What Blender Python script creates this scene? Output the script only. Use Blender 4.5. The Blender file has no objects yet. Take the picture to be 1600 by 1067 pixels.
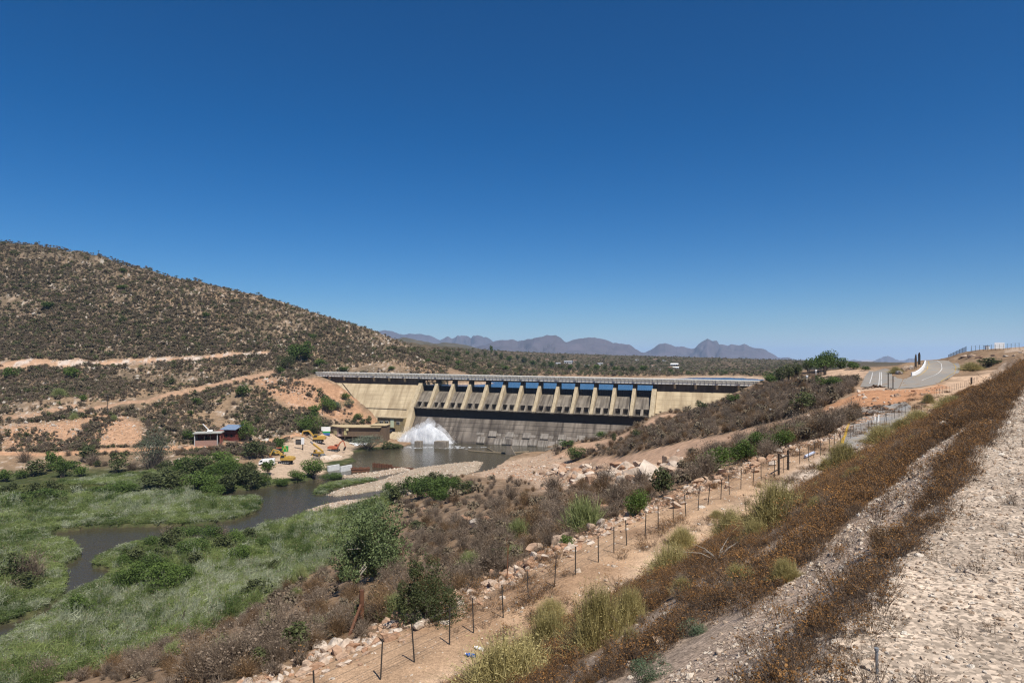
import bpy, bmesh, math, random
import numpy as np
from mathutils import Vector, Matrix
R = math.radians
SC = bpy.context.scene
COL = SC.collection
rnd = random.Random(7)
RNG = np.random.default_rng(11)

# ------------------------------------------------------------------ camera
F, CX, HY = 1067.0, 800.0, 558.0          # focal length, centre and horizon in photo pixels
cam = bpy.data.cameras.new('camera')
cam.sensor_width = 36.0
cam.lens = 24.0
cam.shift_y = (HY - 533.5) / 1600.0
cam.clip_start = 0.1
cam.clip_end = 60000.0
camo = bpy.data.objects.new('camera', cam)
camo.location = (0, 0, 0)
camo.rotation_euler = (R(90), 0, 0)
COL.objects.link(camo)
SC.camera = camo

# ------------------------------------------------------------------ sky, sun, exposure
SUN_EL, SUN_AZ = R(58), math.atan2(0.52, -0.85)      # azimuth from +Y towards +X: behind the camera, to the right
w = bpy.data.worlds.new('World')
SC.world = w
w.use_nodes = True
nt = w.node_tree
sky = nt.nodes.new('ShaderNodeTexSky')
sky.sky_type = 'NISHITA'
sky.sun_disc = False
sky.sun_elevation = SUN_EL
sky.sun_rotation = SUN_AZ
sky.altitude = 3000
sky.air_density = 1.3
sky.dust_density = 0.0
sky.ozone_density = 8.0
gam = nt.nodes.new('ShaderNodeGamma')
gam.inputs['Gamma'].default_value = 1.15
sky_hs = nt.nodes.new('ShaderNodeHueSaturation')
sky_hs.inputs['Saturation'].default_value = 1.24
bg = nt.nodes['Background']
bg.inputs['Strength'].default_value = 0.0505
nt.links.new(sky.outputs[0], gam.inputs['Color'])
nt.links.new(gam.outputs[0], sky_hs.inputs['Color'])
nt.links.new(sky_hs.outputs[0], bg.inputs['Color'])
sl = bpy.data.lights.new('sun', 'SUN')
sl.energy = 5.0
sl.angle = R(0.5)
sl.color = (1.0, 0.95, 0.87)
so = bpy.data.objects.new('sun', sl)
sd = Vector((math.sin(SUN_AZ) * math.cos(SUN_EL), math.cos(SUN_AZ) * math.cos(SUN_EL), math.sin(SUN_EL)))
so.rotation_euler = sd.to_track_quat('Z', 'Y').to_euler()
so.location = sd * 50
COL.objects.link(so)
SC.view_settings.view_transform = 'Standard'
SC.view_settings.look = 'None'
SC.view_settings.gamma = 1.0
SC.view_settings.use_curve_mapping = False
SC.view_settings.exposure = 0.36

# ------------------------------------------------------------------ helpers
def tag(o, label=None, cat=None, group=None, kind=None):
    if label: o['label'] = label
    if cat: o['category'] = cat
    if group: o['group'] = group
    if kind: o['kind'] = kind
    return o

def empty(name, loc=(0, 0, 0), rz=0.0):
    o = bpy.data.objects.new(name, None)
    o.empty_display_size = 0.2
    o.location = loc
    o.rotation_euler = (0, 0, rz)
    COL.objects.link(o)
    return o

def link(name, me, parent=None, loc=None, rz=None, scale=None):
    o = bpy.data.objects.new(name, me)
    COL.objects.link(o)
    if parent is not None: o.parent = parent
    if loc is not None: o.location = loc
    if rz is not None: o.rotation_euler = (0, 0, rz)
    if scale is not None: o.scale = (scale,) * 3 if np.isscalar(scale) else scale
    return o

def np_mesh(name, v, faces, mats=(), mi=None, smooth=False):
    """faces: list of (n,k) int arrays"""
    me = bpy.data.meshes.new(name)
    v = np.asarray(v, np.float32)
    fl = [np.asarray(f, np.int32) for f in faces if len(f)]
    nl = sum(f.size for f in fl); nf = sum(len(f) for f in fl)
    me.vertices.add(len(v)); me.vertices.foreach_set('co', v.ravel())
    me.loops.add(nl); me.polygons.add(nf)
    me.loops.foreach_set('vertex_index', np.concatenate([f.ravel() for f in fl]))
    tot = np.concatenate([np.full(len(f), f.shape[1], np.int32) for f in fl])
    st = np.concatenate([[0], np.cumsum(tot)[:-1]]).astype(np.int32)
    me.polygons.foreach_set('loop_start', st)
    me.polygons.foreach_set('loop_total', tot)
    for m in mats: me.materials.append(m)
    if mi is not None: me.polygons.foreach_set('material_index', np.asarray(mi, np.int32))
    me.polygons.foreach_set('use_smooth', np.full(nf, smooth))
    me.update(calc_edges=True)
    return me

class MB:
    """collects boxes, tubes and prisms; build() links them as one mesh object"""
    def __init__(s): s.v = []; s.f = []
    def add(s, vs, fs):
        n = len(s.v); s.v += [tuple(p) for p in vs]; s.f += [tuple(i + n for i in f) for f in fs]; return s
    def box(s, x0, x1, y0, y1, z0, z1):
        return s.add([(x0,y0,z0),(x1,y0,z0),(x1,y1,z0),(x0,y1,z0),(x0,y0,z1),(x1,y0,z1),(x1,y1,z1),(x0,y1,z1)],
                     [(0,3,2,1),(4,5,6,7),(0,1,5,4),(1,2,6,5),(2,3,7,6),(3,0,4,7)])
    def bar(s, a, b, w, h=None, up=(0, 0, 1)):
        a = Vector(a); b = Vector(b); h = h or w
        d = (b - a).normalized(); u = Vector(up)
        if abs(d.dot(u)) > .95: u = Vector((1, 0, 0))
        x = d.cross(u).normalized() * w / 2; y = x.cross(d).normalized() * h / 2
        vs = [p + i * x + j * y for p in (a, b) for i, j in ((-1,-1),(1,-1),(1,1),(-1,1))]
        return s.add(vs, [(0,3,2,1),(4,5,6,7),(0,1,5,4),(1,2,6,5),(2,3,7,6),(3,0,4,7)])
    def tube(s, pts, r, n=8, caps=True):
        pts = [Vector(p) for p in pts]; rs = [float(q) for q in (r if hasattr(r, '__len__') else [r] * len(pts))]
        vs = []
        for i, p in enumerate(pts):
            d = (pts[min(i + 1, len(pts) - 1)] - pts[max(i - 1, 0)]).normalized()
            u = Vector((0, 0, 1)) if abs(d.z) < .9 else Vector((1, 0, 0))
            x = d.cross(u).normalized(); y = x.cross(d)
            vs += [p + rs[i] * (math.cos(2*math.pi*k/n) * x + math.sin(2*math.pi*k/n) * y) for k in range(n)]
        fs = [(i*n+k, i*n+(k+1)%n, (i+1)*n+(k+1)%n, (i+1)*n+k) for i in range(len(pts)-1) for k in range(n)]
        if caps: fs += [tuple(range(n))[::-1], tuple((len(pts)-1)*n + k for k in range(n))]
        return s.add(vs, fs)
    def prism(s, prof, x0, x1, ax='x'):
        """profile of (a,b) swept along one axis; ax x: (x,a,b), y: (a,y,b), z: (a,b,z)"""
        n = len(prof)
        mk = {'x': lambda t, a, b: (t, a, b), 'y': lambda t, a, b: (a, t, b), 'z': lambda t, a, b: (a, b, t)}[ax]
        vs = [mk(x0, a, b) for a, b in prof] + [mk(x1, a, b) for a, b in prof]
        return s.add(vs, [tuple(range(n))[::-1], tuple(range(n, 2*n))] + [(i, (i+1)%n, n+(i+1)%n, n+i) for i in range(n)])
    def mesh(s, name, mat, bevel=0):
        me = bpy.data.meshes.new(name)
        me.from_pydata(s.v, [], s.f)
        bm = bmesh.new(); bm.from_mesh(me)
        bmesh.ops.recalc_face_normals(bm, faces=bm.faces)
        if bevel: bmesh.ops.bevel(bm, geom=bm.edges[:], offset=bevel, segments=1, affect='EDGES', clamp_overlap=True)
        bm.to_mesh(me); bm.free()
        if mat: me.materials.append(mat)
        return me
    def build(s, name, mat, parent=None, bevel=0, loc=None):
        return link(name, s.mesh(name, mat, bevel), parent, loc)

# value noise on numpy arrays
def _hash(i, j, seed):
    h = (i * 374761393 + j * 668265263 + seed * 1442695041) & 0xffffffff
    h = ((h ^ (h >> 13)) * 1274126177) & 0xffffffff
    return ((h ^ (h >> 16)) & 0xffff) / 65535.0
def vnoise(x, y, seed=0):
    x = np.asarray(x, float); y = np.asarray(y, float)
    xi = np.floor(x).astype(np.int64); yi = np.floor(y).astype(np.int64)
    fx = x - xi; fy = y - yi
    fx = fx*fx*(3-2*fx); fy = fy*fy*(3-2*fy)
    a = _hash(xi, yi, seed); b = _hash(xi+1, yi, seed); c = _hash(xi, yi+1, seed); d = _hash(xi+1, yi+1, seed)
    return (a*(1-fx)+b*fx)*(1-fy) + (c*(1-fx)+d*fx)*fy
def fbm(x, y, octv=4, seed=0, gain=.5):
    s = 0; a = 1; t = 0
    for o in range(octv):
        s = s + a * (vnoise(x, y, seed + o*17) - .5); t += a; a *= gain; x = x * 2.03; y = y * 2.03
    return s / t * 2
def sstep(a, b, x):
    t = np.clip((x - a) / (b - a), 0, 1); return t*t*(3-2*t)

# ------------------------------------------------------------------ places: a photo pixel at a depth becomes a point in the world
def at(px, py, D): return np.array(((px - CX) / F * D, D, -(py - HY) / F * D))
EX, EY = 0.6225, 0.7826                         # heading of the embankment
def ts(t, s): return (t*EX - s*EY, t*EY + s*EX)
ZR, ZL = -44.0, -16.5                           # river and reservoir levels

CP = []                                          # terrain control points (X, Y, Z)
for l in '''-600 350 560;-600 600 380;-300 360 560;-300 560 400;-300 650 310;0 378 560;61 388 560;154 405 558;300 440 550;400 466 540;500 495 530;580 517 520;640 545 505
0 470 460;200 480 470;400 510 475;520 545 460;600 565 450;480 575 425;0 570 380;150 565 400;300 556 425;400 545 445;330 575 400;420 580 405
100 680 290;200 660 300;300 640 330;100 640 310;0 620 330;170 600 360;0 708 268;100 705 275;200 703 280;300 702 283;360 690 296;320 694 290;400 680 310;450 670 325
430 640 345;480 620 365;470 650 345;500 690 330;440 715 282;520 700 318;470 730 268;545 690 345;510 660 352;545 660 362;400 620 350;250 620 340
-300 705 265;500 583 402;530 606 391;565 635 379;592 660 370;690 601 415;715 601 410;760 596 450;800 590 520;850 592 520;1000 593.5 505;1150 590 545
700 572 500;740 585 500;680 552 620;760 552 1000;720 548 800;850 552 1400;900 575 880;1050 576 800;1050 565 1050;1000 556 1500;1150 560 1500;1150 574 900;820 575 800
1200 566 2500;1400 570 2500;1300 568 2500;640 548 620;500 500 620;300 450 640;0 395 660;-300 370 660;0 430 900;-400 430 900;400 490 900;640 540 900
640 965 45;500 1000 46;560 975 40;400 1030 40;300 1050 60;150 1060 78;480 960 75;560 910 85;700 880 70;700 850 95;760 830 90;800 800 100;700 800 140;640 790 185
720 765 195;760 740 240;850 800 75;900 790 75;950 790 57;1000 760 70;900 760 110;820 770 150;900 755 190;960 755 150;1050 738 120
880 722 265;940 716 225;1000 708 190;1060 700 165;1120 688 148;1200 668 132;1280 645 122;900 728 250;960 724 205;1050 712 160;1000 698 202;1100 680 167;1200 655 146
1150 725 85;1230 690 95;1270 690 75;1000 690 217;1000 670 255;950 685 285;1010 655 300;1045 642 305;1080 650 270;1130 630 265;1180 610 290;1150 660 190;1200 640 190;1250 620 190
1250 600 240;1290 615 170;1300 600 200;1330 590 235;1340 575 265;1290 578 280;1250 580 300;1200 592 320;1120 628 318;1060 652 312;900 690 310;870 702 318
1320 640 117;1400 640 112;1400 612 130;1330 620 128;1450 615 128;1440 630 112;1400 606 150;1434 606 150;1469 593 170;1357 580.5 245;1393 581 245;1425 587.5 195;1445 574 225;1447 562.5 258
1482 563 255;1500 572 215;1488 588 180;1447 578 310;1375 590 310;1410 571 220;1425 565 225;1530 560 222;1500 562 238;1530 548 236;1500 551 242;1570 546 240;1600 542 240;1550 575 195;1600 560 195
1550 593 165;1650 540 240;1650 570 170;1530 610 130;1490 615 120;1340 690 66;1335 640 113;1322 675 80;1370 650 96;1410 632 113;1800 540 200;2000 540 200;2000 580 120'''.replace('\n', ';').split(';'):
    CP.append(at(*map(float, l.split())))
for l in '''-300 190 -43;-300 120 -43.4;-150 100 -43.4;0 95 -43.4;130 94 -43;250 101 -42.6;370 114 -42.6;450 131 -42.6;560 154 -42.6;100 140 -43.4;300 160 -43.4;450 180 -43.4;0 200 -43.3;150 220 -43.2;300 225 -43.1;-100 230 -43;50 250 -42.3;200 255 -42
350 250 -42;420 255 -42.5;520 230 -43.5;620 220 -43.2;560 270 -45;700 300 -46;820 290 -43.6;760 270 -43.3;650 330 -46;750 340 -46;850 330 -45.5;620 355 -42.5;620 370 -45;700 375 -47;800 365 -47;900 355 -44;960 345 -38;1000 338 -35;1040 330 -30;1090 326 -28
700 410 -22;800 405 -23;900 400 -23;1000 390 -23;1100 370 -20;1180 345 -15;900 480 -23;1000 480 -23;1100 480 -23;1200 450 -19;820 450 -20;850 600 -13.6;950 600 -13.4;1040 600 -14;900 700 -12.5;1150 500 -18;1150 650 -13.5;1250 650 -13;1050 620 -14;1280 420 -14;640 400 -12;580 405 -10
600 8000 -40;900 8000 -60;1200 8000 -90;1500 8000 -120;0 8000 -20;2000 8000 -120;800 30000 -150;1500 30000 -200;0 30000 -100;1700 1500 -20;2200 900 -10;-900 3000 0;2600 200 2'''.replace('\n', ';').split(';'):
    a, D, z = map(float, l.split()); CP.append(np.array(((a - CX) / F * D, D, z)))
for t, z in ((-60, -11), (-30, -10.6), (-10, -10.3), (0, -10.2), (10, -10.1), (20, -10), (27, -9.6), (35, -9.2), (50, -8.8), (70, -8.4), (90, -8.3), (110, -8)):
    for s in (1, 7, 12, 16.5, 19.5):
        X, Y = ts(t, s); CP.append(np.array((X, Y, z - (.25 if s > 18 else 0))))
for t, z in ((130, -7.4), (150, -6.6), (180, -6.2), (240, -5)):
    for s in (1, 12, 16.5):
        X, Y = ts(t, s); CP.append(np.array((X, Y, z)))
for t in (-60, -30, 0):
    for s, z in ((26, -13), (40, -19), (60, -28), (90, -42)):
        X, Y = ts(t, s); CP.append(np.array((X, Y, z)))
CP = np.array(CP)
def _q(X, Y):                                   # azimuth and log distance: even spacing near and far
    r = np.hypot(X, Y) + .3
    return np.stack((np.arctan2(X, Y) * 1.7, np.log(r)), -1)
_cq = _q(CP[:, 0], CP[:, 1])
def _ker(a, b):
    d2 = ((a[:, None, :] - b[None]) ** 2).sum(-1) + 1e-12
    return d2 * np.log(d2) * .5
_n = len(CP)
_K = np.zeros((_n + 3, _n + 3))
_K[:_n, :_n] = _ker(_cq, _cq) + np.eye(_n) * 2e-4
_P = np.c_[np.ones(_n), _cq]
_K[:_n, _n:] = _P; _K[_n:, :_n] = _P.T
_W = np.linalg.solve(_K, np.r_[CP[:, 2], 0, 0, 0])
def tps(X, Y):
    q = _q(X, Y); out = np.empty(len(q))
    for i in range(0, len(q), 20000):
        b = q[i:i+20000]
        out[i:i+20000] = _ker(b, _cq) @ _W[:_n] + _W[_n] + b @ _W[_n+1:]
    return out

def poly(txt): return np.array([tuple(map(float, p.split(','))) for p in txt.split()])
def sdist(X, Y, P):
    """signed distance to a polygon in plan, negative inside"""
    out = np.full(X.shape, 1e9)
    m = 12.0
    k = (X > P[:,0].min()-m) & (X < P[:,0].max()+m) & (Y > P[:,1].min()-m) & (Y < P[:,1].max()+m)
    x = X[k]; y = Y[k]
    if not len(x): return out
    d = np.full(x.shape, 1e18); ins = np.zeros(x.shape, bool)
    for (ax, ay), (bx, by) in zip(P, np.roll(P, -1, 0)):
        ex, ey = bx-ax, by-ay
        t = np.clip(((x-ax)*ex + (y-ay)*ey) / (ex*ex+ey*ey+1e-12), 0, 1)
        d = np.minimum(d, (x-ax-t*ex)**2 + (y-ay-t*ey)**2)
        c = (ay > y) != (by > y)
        ins ^= c & (x < (bx-ax)*(y-ay)/(by-ay+1e-12) + ax)
    out[k] = np.sqrt(d) * np.where(ins, -1, 1)
    return out
def on_level(P, z):                               # photo outline laid on a level plane
    D = -z * F / (P[:, 1] - HY)
    return np.c_[(P[:, 0] - CX) / F * D, D]

RIVER = [on_level(poly(t), ZR) for t in (
    '332,776 364,768 400,765 423,760.5 436,759.5 483,751 511,749 513,732 557,721 550,715.5 552,707 585,702 625,699 660,688 700,687 790,690 872,701 848,707 820,708 798,715.5 780,727 750,736 729,744.5 694,751 640,758 612,766 575,773 525,779 500,786 472,797 465,812 440,817 412,821 392,832 330,846 240,850 200,852 145,877 143,887 172,893 172,904 125,923 102,937 67,968 25,986 0,1009 -120,1075 -120,1010 0,979 62,959 102,931 107,901 99,886 122,875 130,865 112,850 72,843 87,834 140,826 225,824 300,822 350,816 375,812 400,802 412,787 400,779 350,781',)]
BARS = [on_level(poly(t), ZR) for t in (
    '759,721.5 742,721 686,727 645,732.5 611,743 585,752 560,757 520,766 505,774 525,777 570,771 612,764 640,757 694,750 729,744 750,735 755,727',
    '645,729.5 615,733 580,739 545,742.5 514,743.5 512,747.5 560,747 585,746.5 612,741.5 640,735',
    '472,797.5 500,789.5 525,784 575,779 612,771 640,762 648,770 600,786 550,794 512,802 480,800')]
ISLE = [on_level(poly(t), ZR) for t in ('487,775 490,766 505,758 540,752 580,747.5 590,751 560,757 520,766 507,774',)]

def emb(X, Y):
    t = X*EX + Y*EY; s = -X*EY + Y*EX
    zt = -1.65 + .02*np.clip(t, -30, 120)
    wig = .25*fbm(t*.12, s*.1, 2, 5)
    k = np.clip((s - .9 - wig) / 12.1, -1, 2)
    z = zt + k.clip(0) * (-9.2 - zt)
    z = z + .12*fbm(t*.35, s*.9, 3, 9)*sstep(.9, 2, s)
    return np.where(s > 20, -99, np.where(k > 1, -99, z)), t, s

def height(X, Y, detail=True):
    X = np.asarray(X, float); Y = np.asarray(Y, float)
    z = tps(X, Y)
    r = np.hypot(X, Y)
    if detail:
        g = sstep(-44, -36, z)
        hill = sstep(-130, -190, X - .12*(Y-330)) * sstep(250, 330, Y)
        z = z + g * (np.minimum(r, 700)/100) * (.16 + .25*hill) * fbm(X*.11, Y*.11, 4, 3)
        z = z + g * hill * 2.0 * fbm(X*.02, Y*.02, 3, 31) * sstep(0, 60, z + 30)
        z = z + g * .14 * fbm(X*.7, Y*.7, 3, 4) * sstep(20, 60, r)
    low = (r < 420) & (z < -38) & (Y > 0)
    if low.any():
        x = X[low]; y = Y[low]; zz = np.maximum(z[low], -43.35 + .25*fbm(x*.25, y*.25, 2, 8))
        d = np.minimum.reduce([sdist(x, y, P) for P in RIVER]) + .7*fbm(x*.22, y*.22, 3, 77)
        b = np.minimum.reduce([sdist(x, y, P) for P in BARS + ISLE]) + .5*fbm(x*.3, y*.3, 2, 78)
        d = np.maximum(d, -b)
        up = -44.1 + 1.05*sstep(0, 4.5, -b) + .12*fbm(x*.9, y*.9, 2, 71)
        zz = np.where(b < 6, np.where(b < 0, up, np.minimum(zz, up)), zz)
        zz = zz + (-46 - zz) * sstep(.5, -1.0, d)
        z[low] = zz
    ze, t, s = emb(X, Y)
    return np.where((s < 9) & (t < 112) & (t > -90), ze, np.maximum(z, ze))

def height_at(X, Y): return height(np.atleast_1d(np.asarray(X, float)), np.atleast_1d(np.asarray(Y, float)))

# ray march photo pixels down to the ground through a coarse polar grid of heights
_GT = np.linspace(-.95, .95, 640); _GR = np.geomspace(2.5, 3000, 620)
_gx = np.sin(_GT)[:, None]*_GR[None]; _gy = np.cos(_GT)[:, None]*_GR[None]
_GH = height(_gx.ravel(), _gy.ravel()).reshape(_gx.shape)
def ground(px, py, dmin=2.6):
    """points of the ground seen at these photo pixels (first hit)"""
    px = np.atleast_1d(np.asarray(px, float)); py = np.atleast_1d(np.asarray(py, float))
    th = np.arctan((px - CX)/F); sl_ = -(py - HY)/F * np.cos(th)
    fi = (th - _GT[0])/(_GT[1]-_GT[0]); i = np.clip(fi.astype(int), 0, len(_GT)-2); f = (fi - i)[:, None]
    H = _GH[i]*(1-f) + _GH[i+1]*f
    below = (sl_[:, None]*_GR[None] < H) & (_GR[None] * np.cos(th)[:, None] > dmin)
    j = np.argmax(below, 1); j = np.where(below.any(1), np.maximum(j, 1), len(_GR)-1)
    n = np.arange(len(px))
    d0 = sl_*_GR[j-1] - H[n, j-1]; d1 = sl_*_GR[j] - H[n, j]
    u = np.clip(d0/(d0-d1+1e-9), 0, 1)
    r = _GR[j-1] + u*(_GR[j]-_GR[j-1])
    X = np.sin(th)*r; Y = np.cos(th)*r
    return np.c_[X, Y, height(X, Y)]
def gpoly(txt): return ground(*poly(txt).T)[:, :2]
# ------------------------------------------------------------------ materials
def nodes(m):
    m.use_nodes = True
    t = m.node_tree
    return t, t.nodes, t.links, t.nodes['Principled BSDF']
def mat(name, col, rough=.8, noise=0.0, nscale=3.0, metal=0.0, spec=.3, streak=0.0, sscale=(1, 1, .05), bump=0.0, dark=None, island=0.0):
    """plain procedural material: colour with noise, vertical streaks of dirt and a little relief"""
    m = bpy.data.materials.new(name)
    t, N, L, P = nodes(m)
    P.inputs['Roughness'].default_value = rough
    P.inputs['Metallic'].default_value = metal
    P.inputs['Specular IOR Level'].default_value = spec
    c = N.new('ShaderNodeRGB'); c.outputs[0].default_value = (*col, 1)
    out = c.outputs[0]
    co = N.new('ShaderNodeTexCoord')
    def mixto(out, fac, colr):
        mx = N.new('ShaderNodeMix'); mx.data_type = 'RGBA'
        L.new(fac, mx.inputs['Factor']); L.new(out, mx.inputs['A']); mx.inputs['B'].default_value = (*colr, 1)
        return mx.outputs['Result']
    dk = dark or tuple(x*.35 for x in col)
    if noise:
        n = N.new('ShaderNodeTexNoise'); n.inputs['Scale'].default_value = nscale; n.inputs['Detail'].default_value = 6
        L.new(co.outputs['Object'], n.inputs['Vector'])
        mr = N.new('ShaderNodeMapRange'); mr.inputs['From Min'].default_value = .35; mr.inputs['From Max'].default_value = .75; mr.inputs['To Max'].default_value = noise
        L.new(n.outputs['Fac'], mr.inputs['Value'])
        out = mixto(out, mr.outputs[0], dk)
        if bump:
            b = N.new('ShaderNodeBump'); b.inputs['Strength'].default_value = bump; b.inputs['Distance'].default_value = .05
            L.new(n.outputs['Fac'], b.inputs['Height']); L.new(b.outputs[0], P.inputs['Normal'])
    if streak:
        mp = N.new('ShaderNodeMapping'); mp.inputs['Scale'].default_value = sscale
        oi = N.new('ShaderNodeObjectInfo'); cx = N.new('ShaderNodeCombineXYZ'); sm = N.new('ShaderNodeMath'); sm.operation = 'MULTIPLY'; sm.inputs[1].default_value = 90
        L.new(oi.outputs['Random'], sm.inputs[0]); L.new(sm.outputs[0], cx.inputs[0]); L.new(sm.outputs[0], cx.inputs[2]); L.new(cx.outputs[0], mp.inputs['Location'])
        L.new(co.outputs['Object'], mp.inputs['Vector'])
        n = N.new('ShaderNodeTexNoise'); n.inputs['Scale'].default_value = 1.0; n.inputs['Detail'].default_value = 5
        L.new(mp.outputs[0], n.inputs['Vector'])
        mr = N.new('ShaderNodeMapRange'); mr.inputs['From Min'].default_value = .42; mr.inputs['From Max'].default_value = .68; mr.inputs['To Max'].default_value = streak
        L.new(n.outputs['Fac'], mr.inputs['Value'])
        out = mixto(out, mr.outputs[0], dk)
    if island:
        g = N.new('ShaderNodeNewGeometry')
        h = N.new('ShaderNodeHueSaturation')
        mr = N.new('ShaderNodeMapRange'); mr.inputs['To Min'].default_value = 1-island; mr.inputs['To Max'].default_value = 1+island
        L.new(g.outputs['Random Per Island'], mr.inputs['Value']); L.new(mr.outputs[0], h.inputs['Value']); L.new(out, h.inputs['Color'])
        out = h.outputs[0]
    L.new(out, P.inputs['Base Color'])
    return m

def ground_material():
    m = bpy.data.materials.new('ground')
    t, N, L, P = nodes(m)
    P.inputs['Roughness'].default_value = 1.0; P.inputs['Specular IOR Level'].default_value = .1
    a = N.new('ShaderNodeAttribute'); a.attribute_name = 'Col'
    st = N.new('ShaderNodeAttribute'); st.attribute_name = 'stony'
    co = N.new('ShaderNodeTexCoord')
    def noise(scale, det=4, rough=.6):
        n = N.new('ShaderNodeTexNoise'); n.inputs['Scale'].default_value = scale; n.inputs['Detail'].default_value = det; n.inputs['Roughness'].default_value = rough
        L.new(co.outputs['Object'], n.inputs['Vector']); return n.outputs['Fac']
    n1 = noise(.55, 6, .7); n2 = noise(9, 4, .7)
    v = N.new('ShaderNodeTexVoronoi'); v.inputs['Scale'].default_value = 1.6; L.new(co.outputs['Object'], v.inputs['Vector'])
    v2 = N.new('ShaderNodeTexVoronoi'); v2.inputs['Scale'].default_value = 42; v2.inputs['Randomness'].default_value = 1.0; L.new(co.outputs['Object'], v2.inputs['Vector'])
    ad = N.new('ShaderNodeMath'); ad.operation = 'ADD'; L.new(n1, ad.inputs[0]); L.new(n2, ad.inputs[1])
    mr = N.new('ShaderNodeMapRange'); mr.inputs['From Min'].default_value = .7; mr.inputs['From Max'].default_value = 1.35; mr.inputs['To Min'].default_value = .55; mr.inputs['To Max'].default_value = 1.4
    L.new(ad.outputs[0], mr.inputs['Value'])
    h = N.new('ShaderNodeHueSaturation'); L.new(a.outputs['Color'], h.inputs['Color']); L.new(mr.outputs[0], h.inputs['Value'])
    # pale and dark pebbles where the ground is stony
    bw = N.new('ShaderNodeSeparateColor'); L.new(v2.outputs['Color'], bw.inputs[0])
    mr2 = N.new('ShaderNodeMapRange'); mr2.inputs['To Min'].default_value = .45; mr2.inputs['To Max'].default_value = 1.5
    L.new(bw.outputs[0], mr2.inputs['Value'])
    bw1 = N.new('ShaderNodeSeparateColor'); L.new(v.outputs['Color'], bw1.inputs[0])
    mr3 = N.new('ShaderNodeMapRange'); mr3.inputs['To Min'].default_value = .82; mr3.inputs['To Max'].default_value = 1.18
    L.new(noise(1.3, 3), mr3.inputs['Value']); mr3.inputs['From Min'].default_value = .3; mr3.inputs['From Max'].default_value = .7
    mu = N.new('ShaderNodeMath'); mu.operation = 'MULTIPLY'; L.new(mr2.outputs[0], mu.inputs[0]); L.new(mr3.outputs[0], mu.inputs[1])
    h2 = N.new('ShaderNodeHueSaturation'); L.new(h.outputs[0], h2.inputs['Color']); L.new(mu.outputs[0], h2.inputs['Value'])
    mx = N.new('ShaderNodeMix'); mx.data_type = 'RGBA'
    L.new(st.outputs['Fac'], mx.inputs['Factor']); L.new(h.outputs[0], mx.inputs['A']); L.new(h2.outputs[0], mx.inputs['B'])
    L.new(mx.outputs['Result'], P.inputs['Base Color'])
    hh = N.new('ShaderNodeMath'); hh.operation = 'MULTIPLY_ADD'; L.new(v2.outputs['Distance'], hh.inputs[0]); hh.inputs[1].default_value = -.12; L.new(n2, hh.inputs[2])
    b = N.new('ShaderNodeBump'); b.inputs['Strength'].default_value = .3; b.inputs['Distance'].default_value = .02
    L.new(hh.outputs[0], b.inputs['Height']); L.new(b.outputs[0], P.inputs['Normal'])
    return m

def water_material(name, col, rough, scale, strength):
    m = bpy.data.materials.new(name)
    t, N, L, P = nodes(m)
    P.inputs['Base Color'].default_value = (*col, 1); P.inputs['Roughness'].default_value = rough
    P.inputs['IOR'].default_value = 1.33
    co = N.new('ShaderNodeTexCoord'); mp = N.new('ShaderNodeMapping'); mp.inputs['Scale'].default_value = (1, 2.2, 1); mp.inputs['Rotation'].default_value = (0, 0, .4)
    L.new(co.outputs['Object'], mp.inputs['Vector'])
    n = N.new('ShaderNodeTexNoise'); n.inputs['Scale'].default_value = scale; n.inputs['Detail'].default_value = 5; n.inputs['Distortion'].default_value = .6
    L.new(mp.outputs[0], n.inputs['Vector'])
    n2 = N.new('ShaderNodeTexNoise'); n2.inputs['Scale'].default_value = scale*.12; n2.inputs['Detail'].default_value = 3
    L.new(mp.outputs[0], n2.inputs['Vector'])
    mu = N.new('ShaderNodeMath'); mu.operation = 'MULTIPLY'; L.new(n.outputs['Fac'], mu.inputs[0]); L.new(n2.outputs['Fac'], mu.inputs[1])
    b = N.new('ShaderNodeBump'); b.inputs['Strength'].default_value = strength; b.inputs['Distance'].default_value = .25
    L.new(mu.outputs[0], b.inputs['Height']); L.new(b.outputs[0], P.inputs['Normal'])
    return m

# ------------------------------------------------------------------ the ground: one polar sheet reaching the horizon
th = np.concatenate([np.linspace(-2.6, -.86, 60)[:-1], np.linspace(-.86, .86, 860), np.linspace(.86, 2.6, 60)[1:]])
rr = np.concatenate([np.geomspace(.5, 12, 110)[:-1], np.geomspace(12, 185, 270)[:-1], np.geomspace(185, 375, 250)[:-1], np.geomspace(375, 640, 70)[:-1], np.geomspace(640, 33000, 90)])
GX = (np.sin(th)[:, None]*rr[None]); GY = (np.cos(th)[:, None]*rr[None])
X = GX.ravel(); Y = GY.ravel()
Z = height(X, Y)
rad = np.hypot(X, Y)
nth, nr = GX.shape

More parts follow.
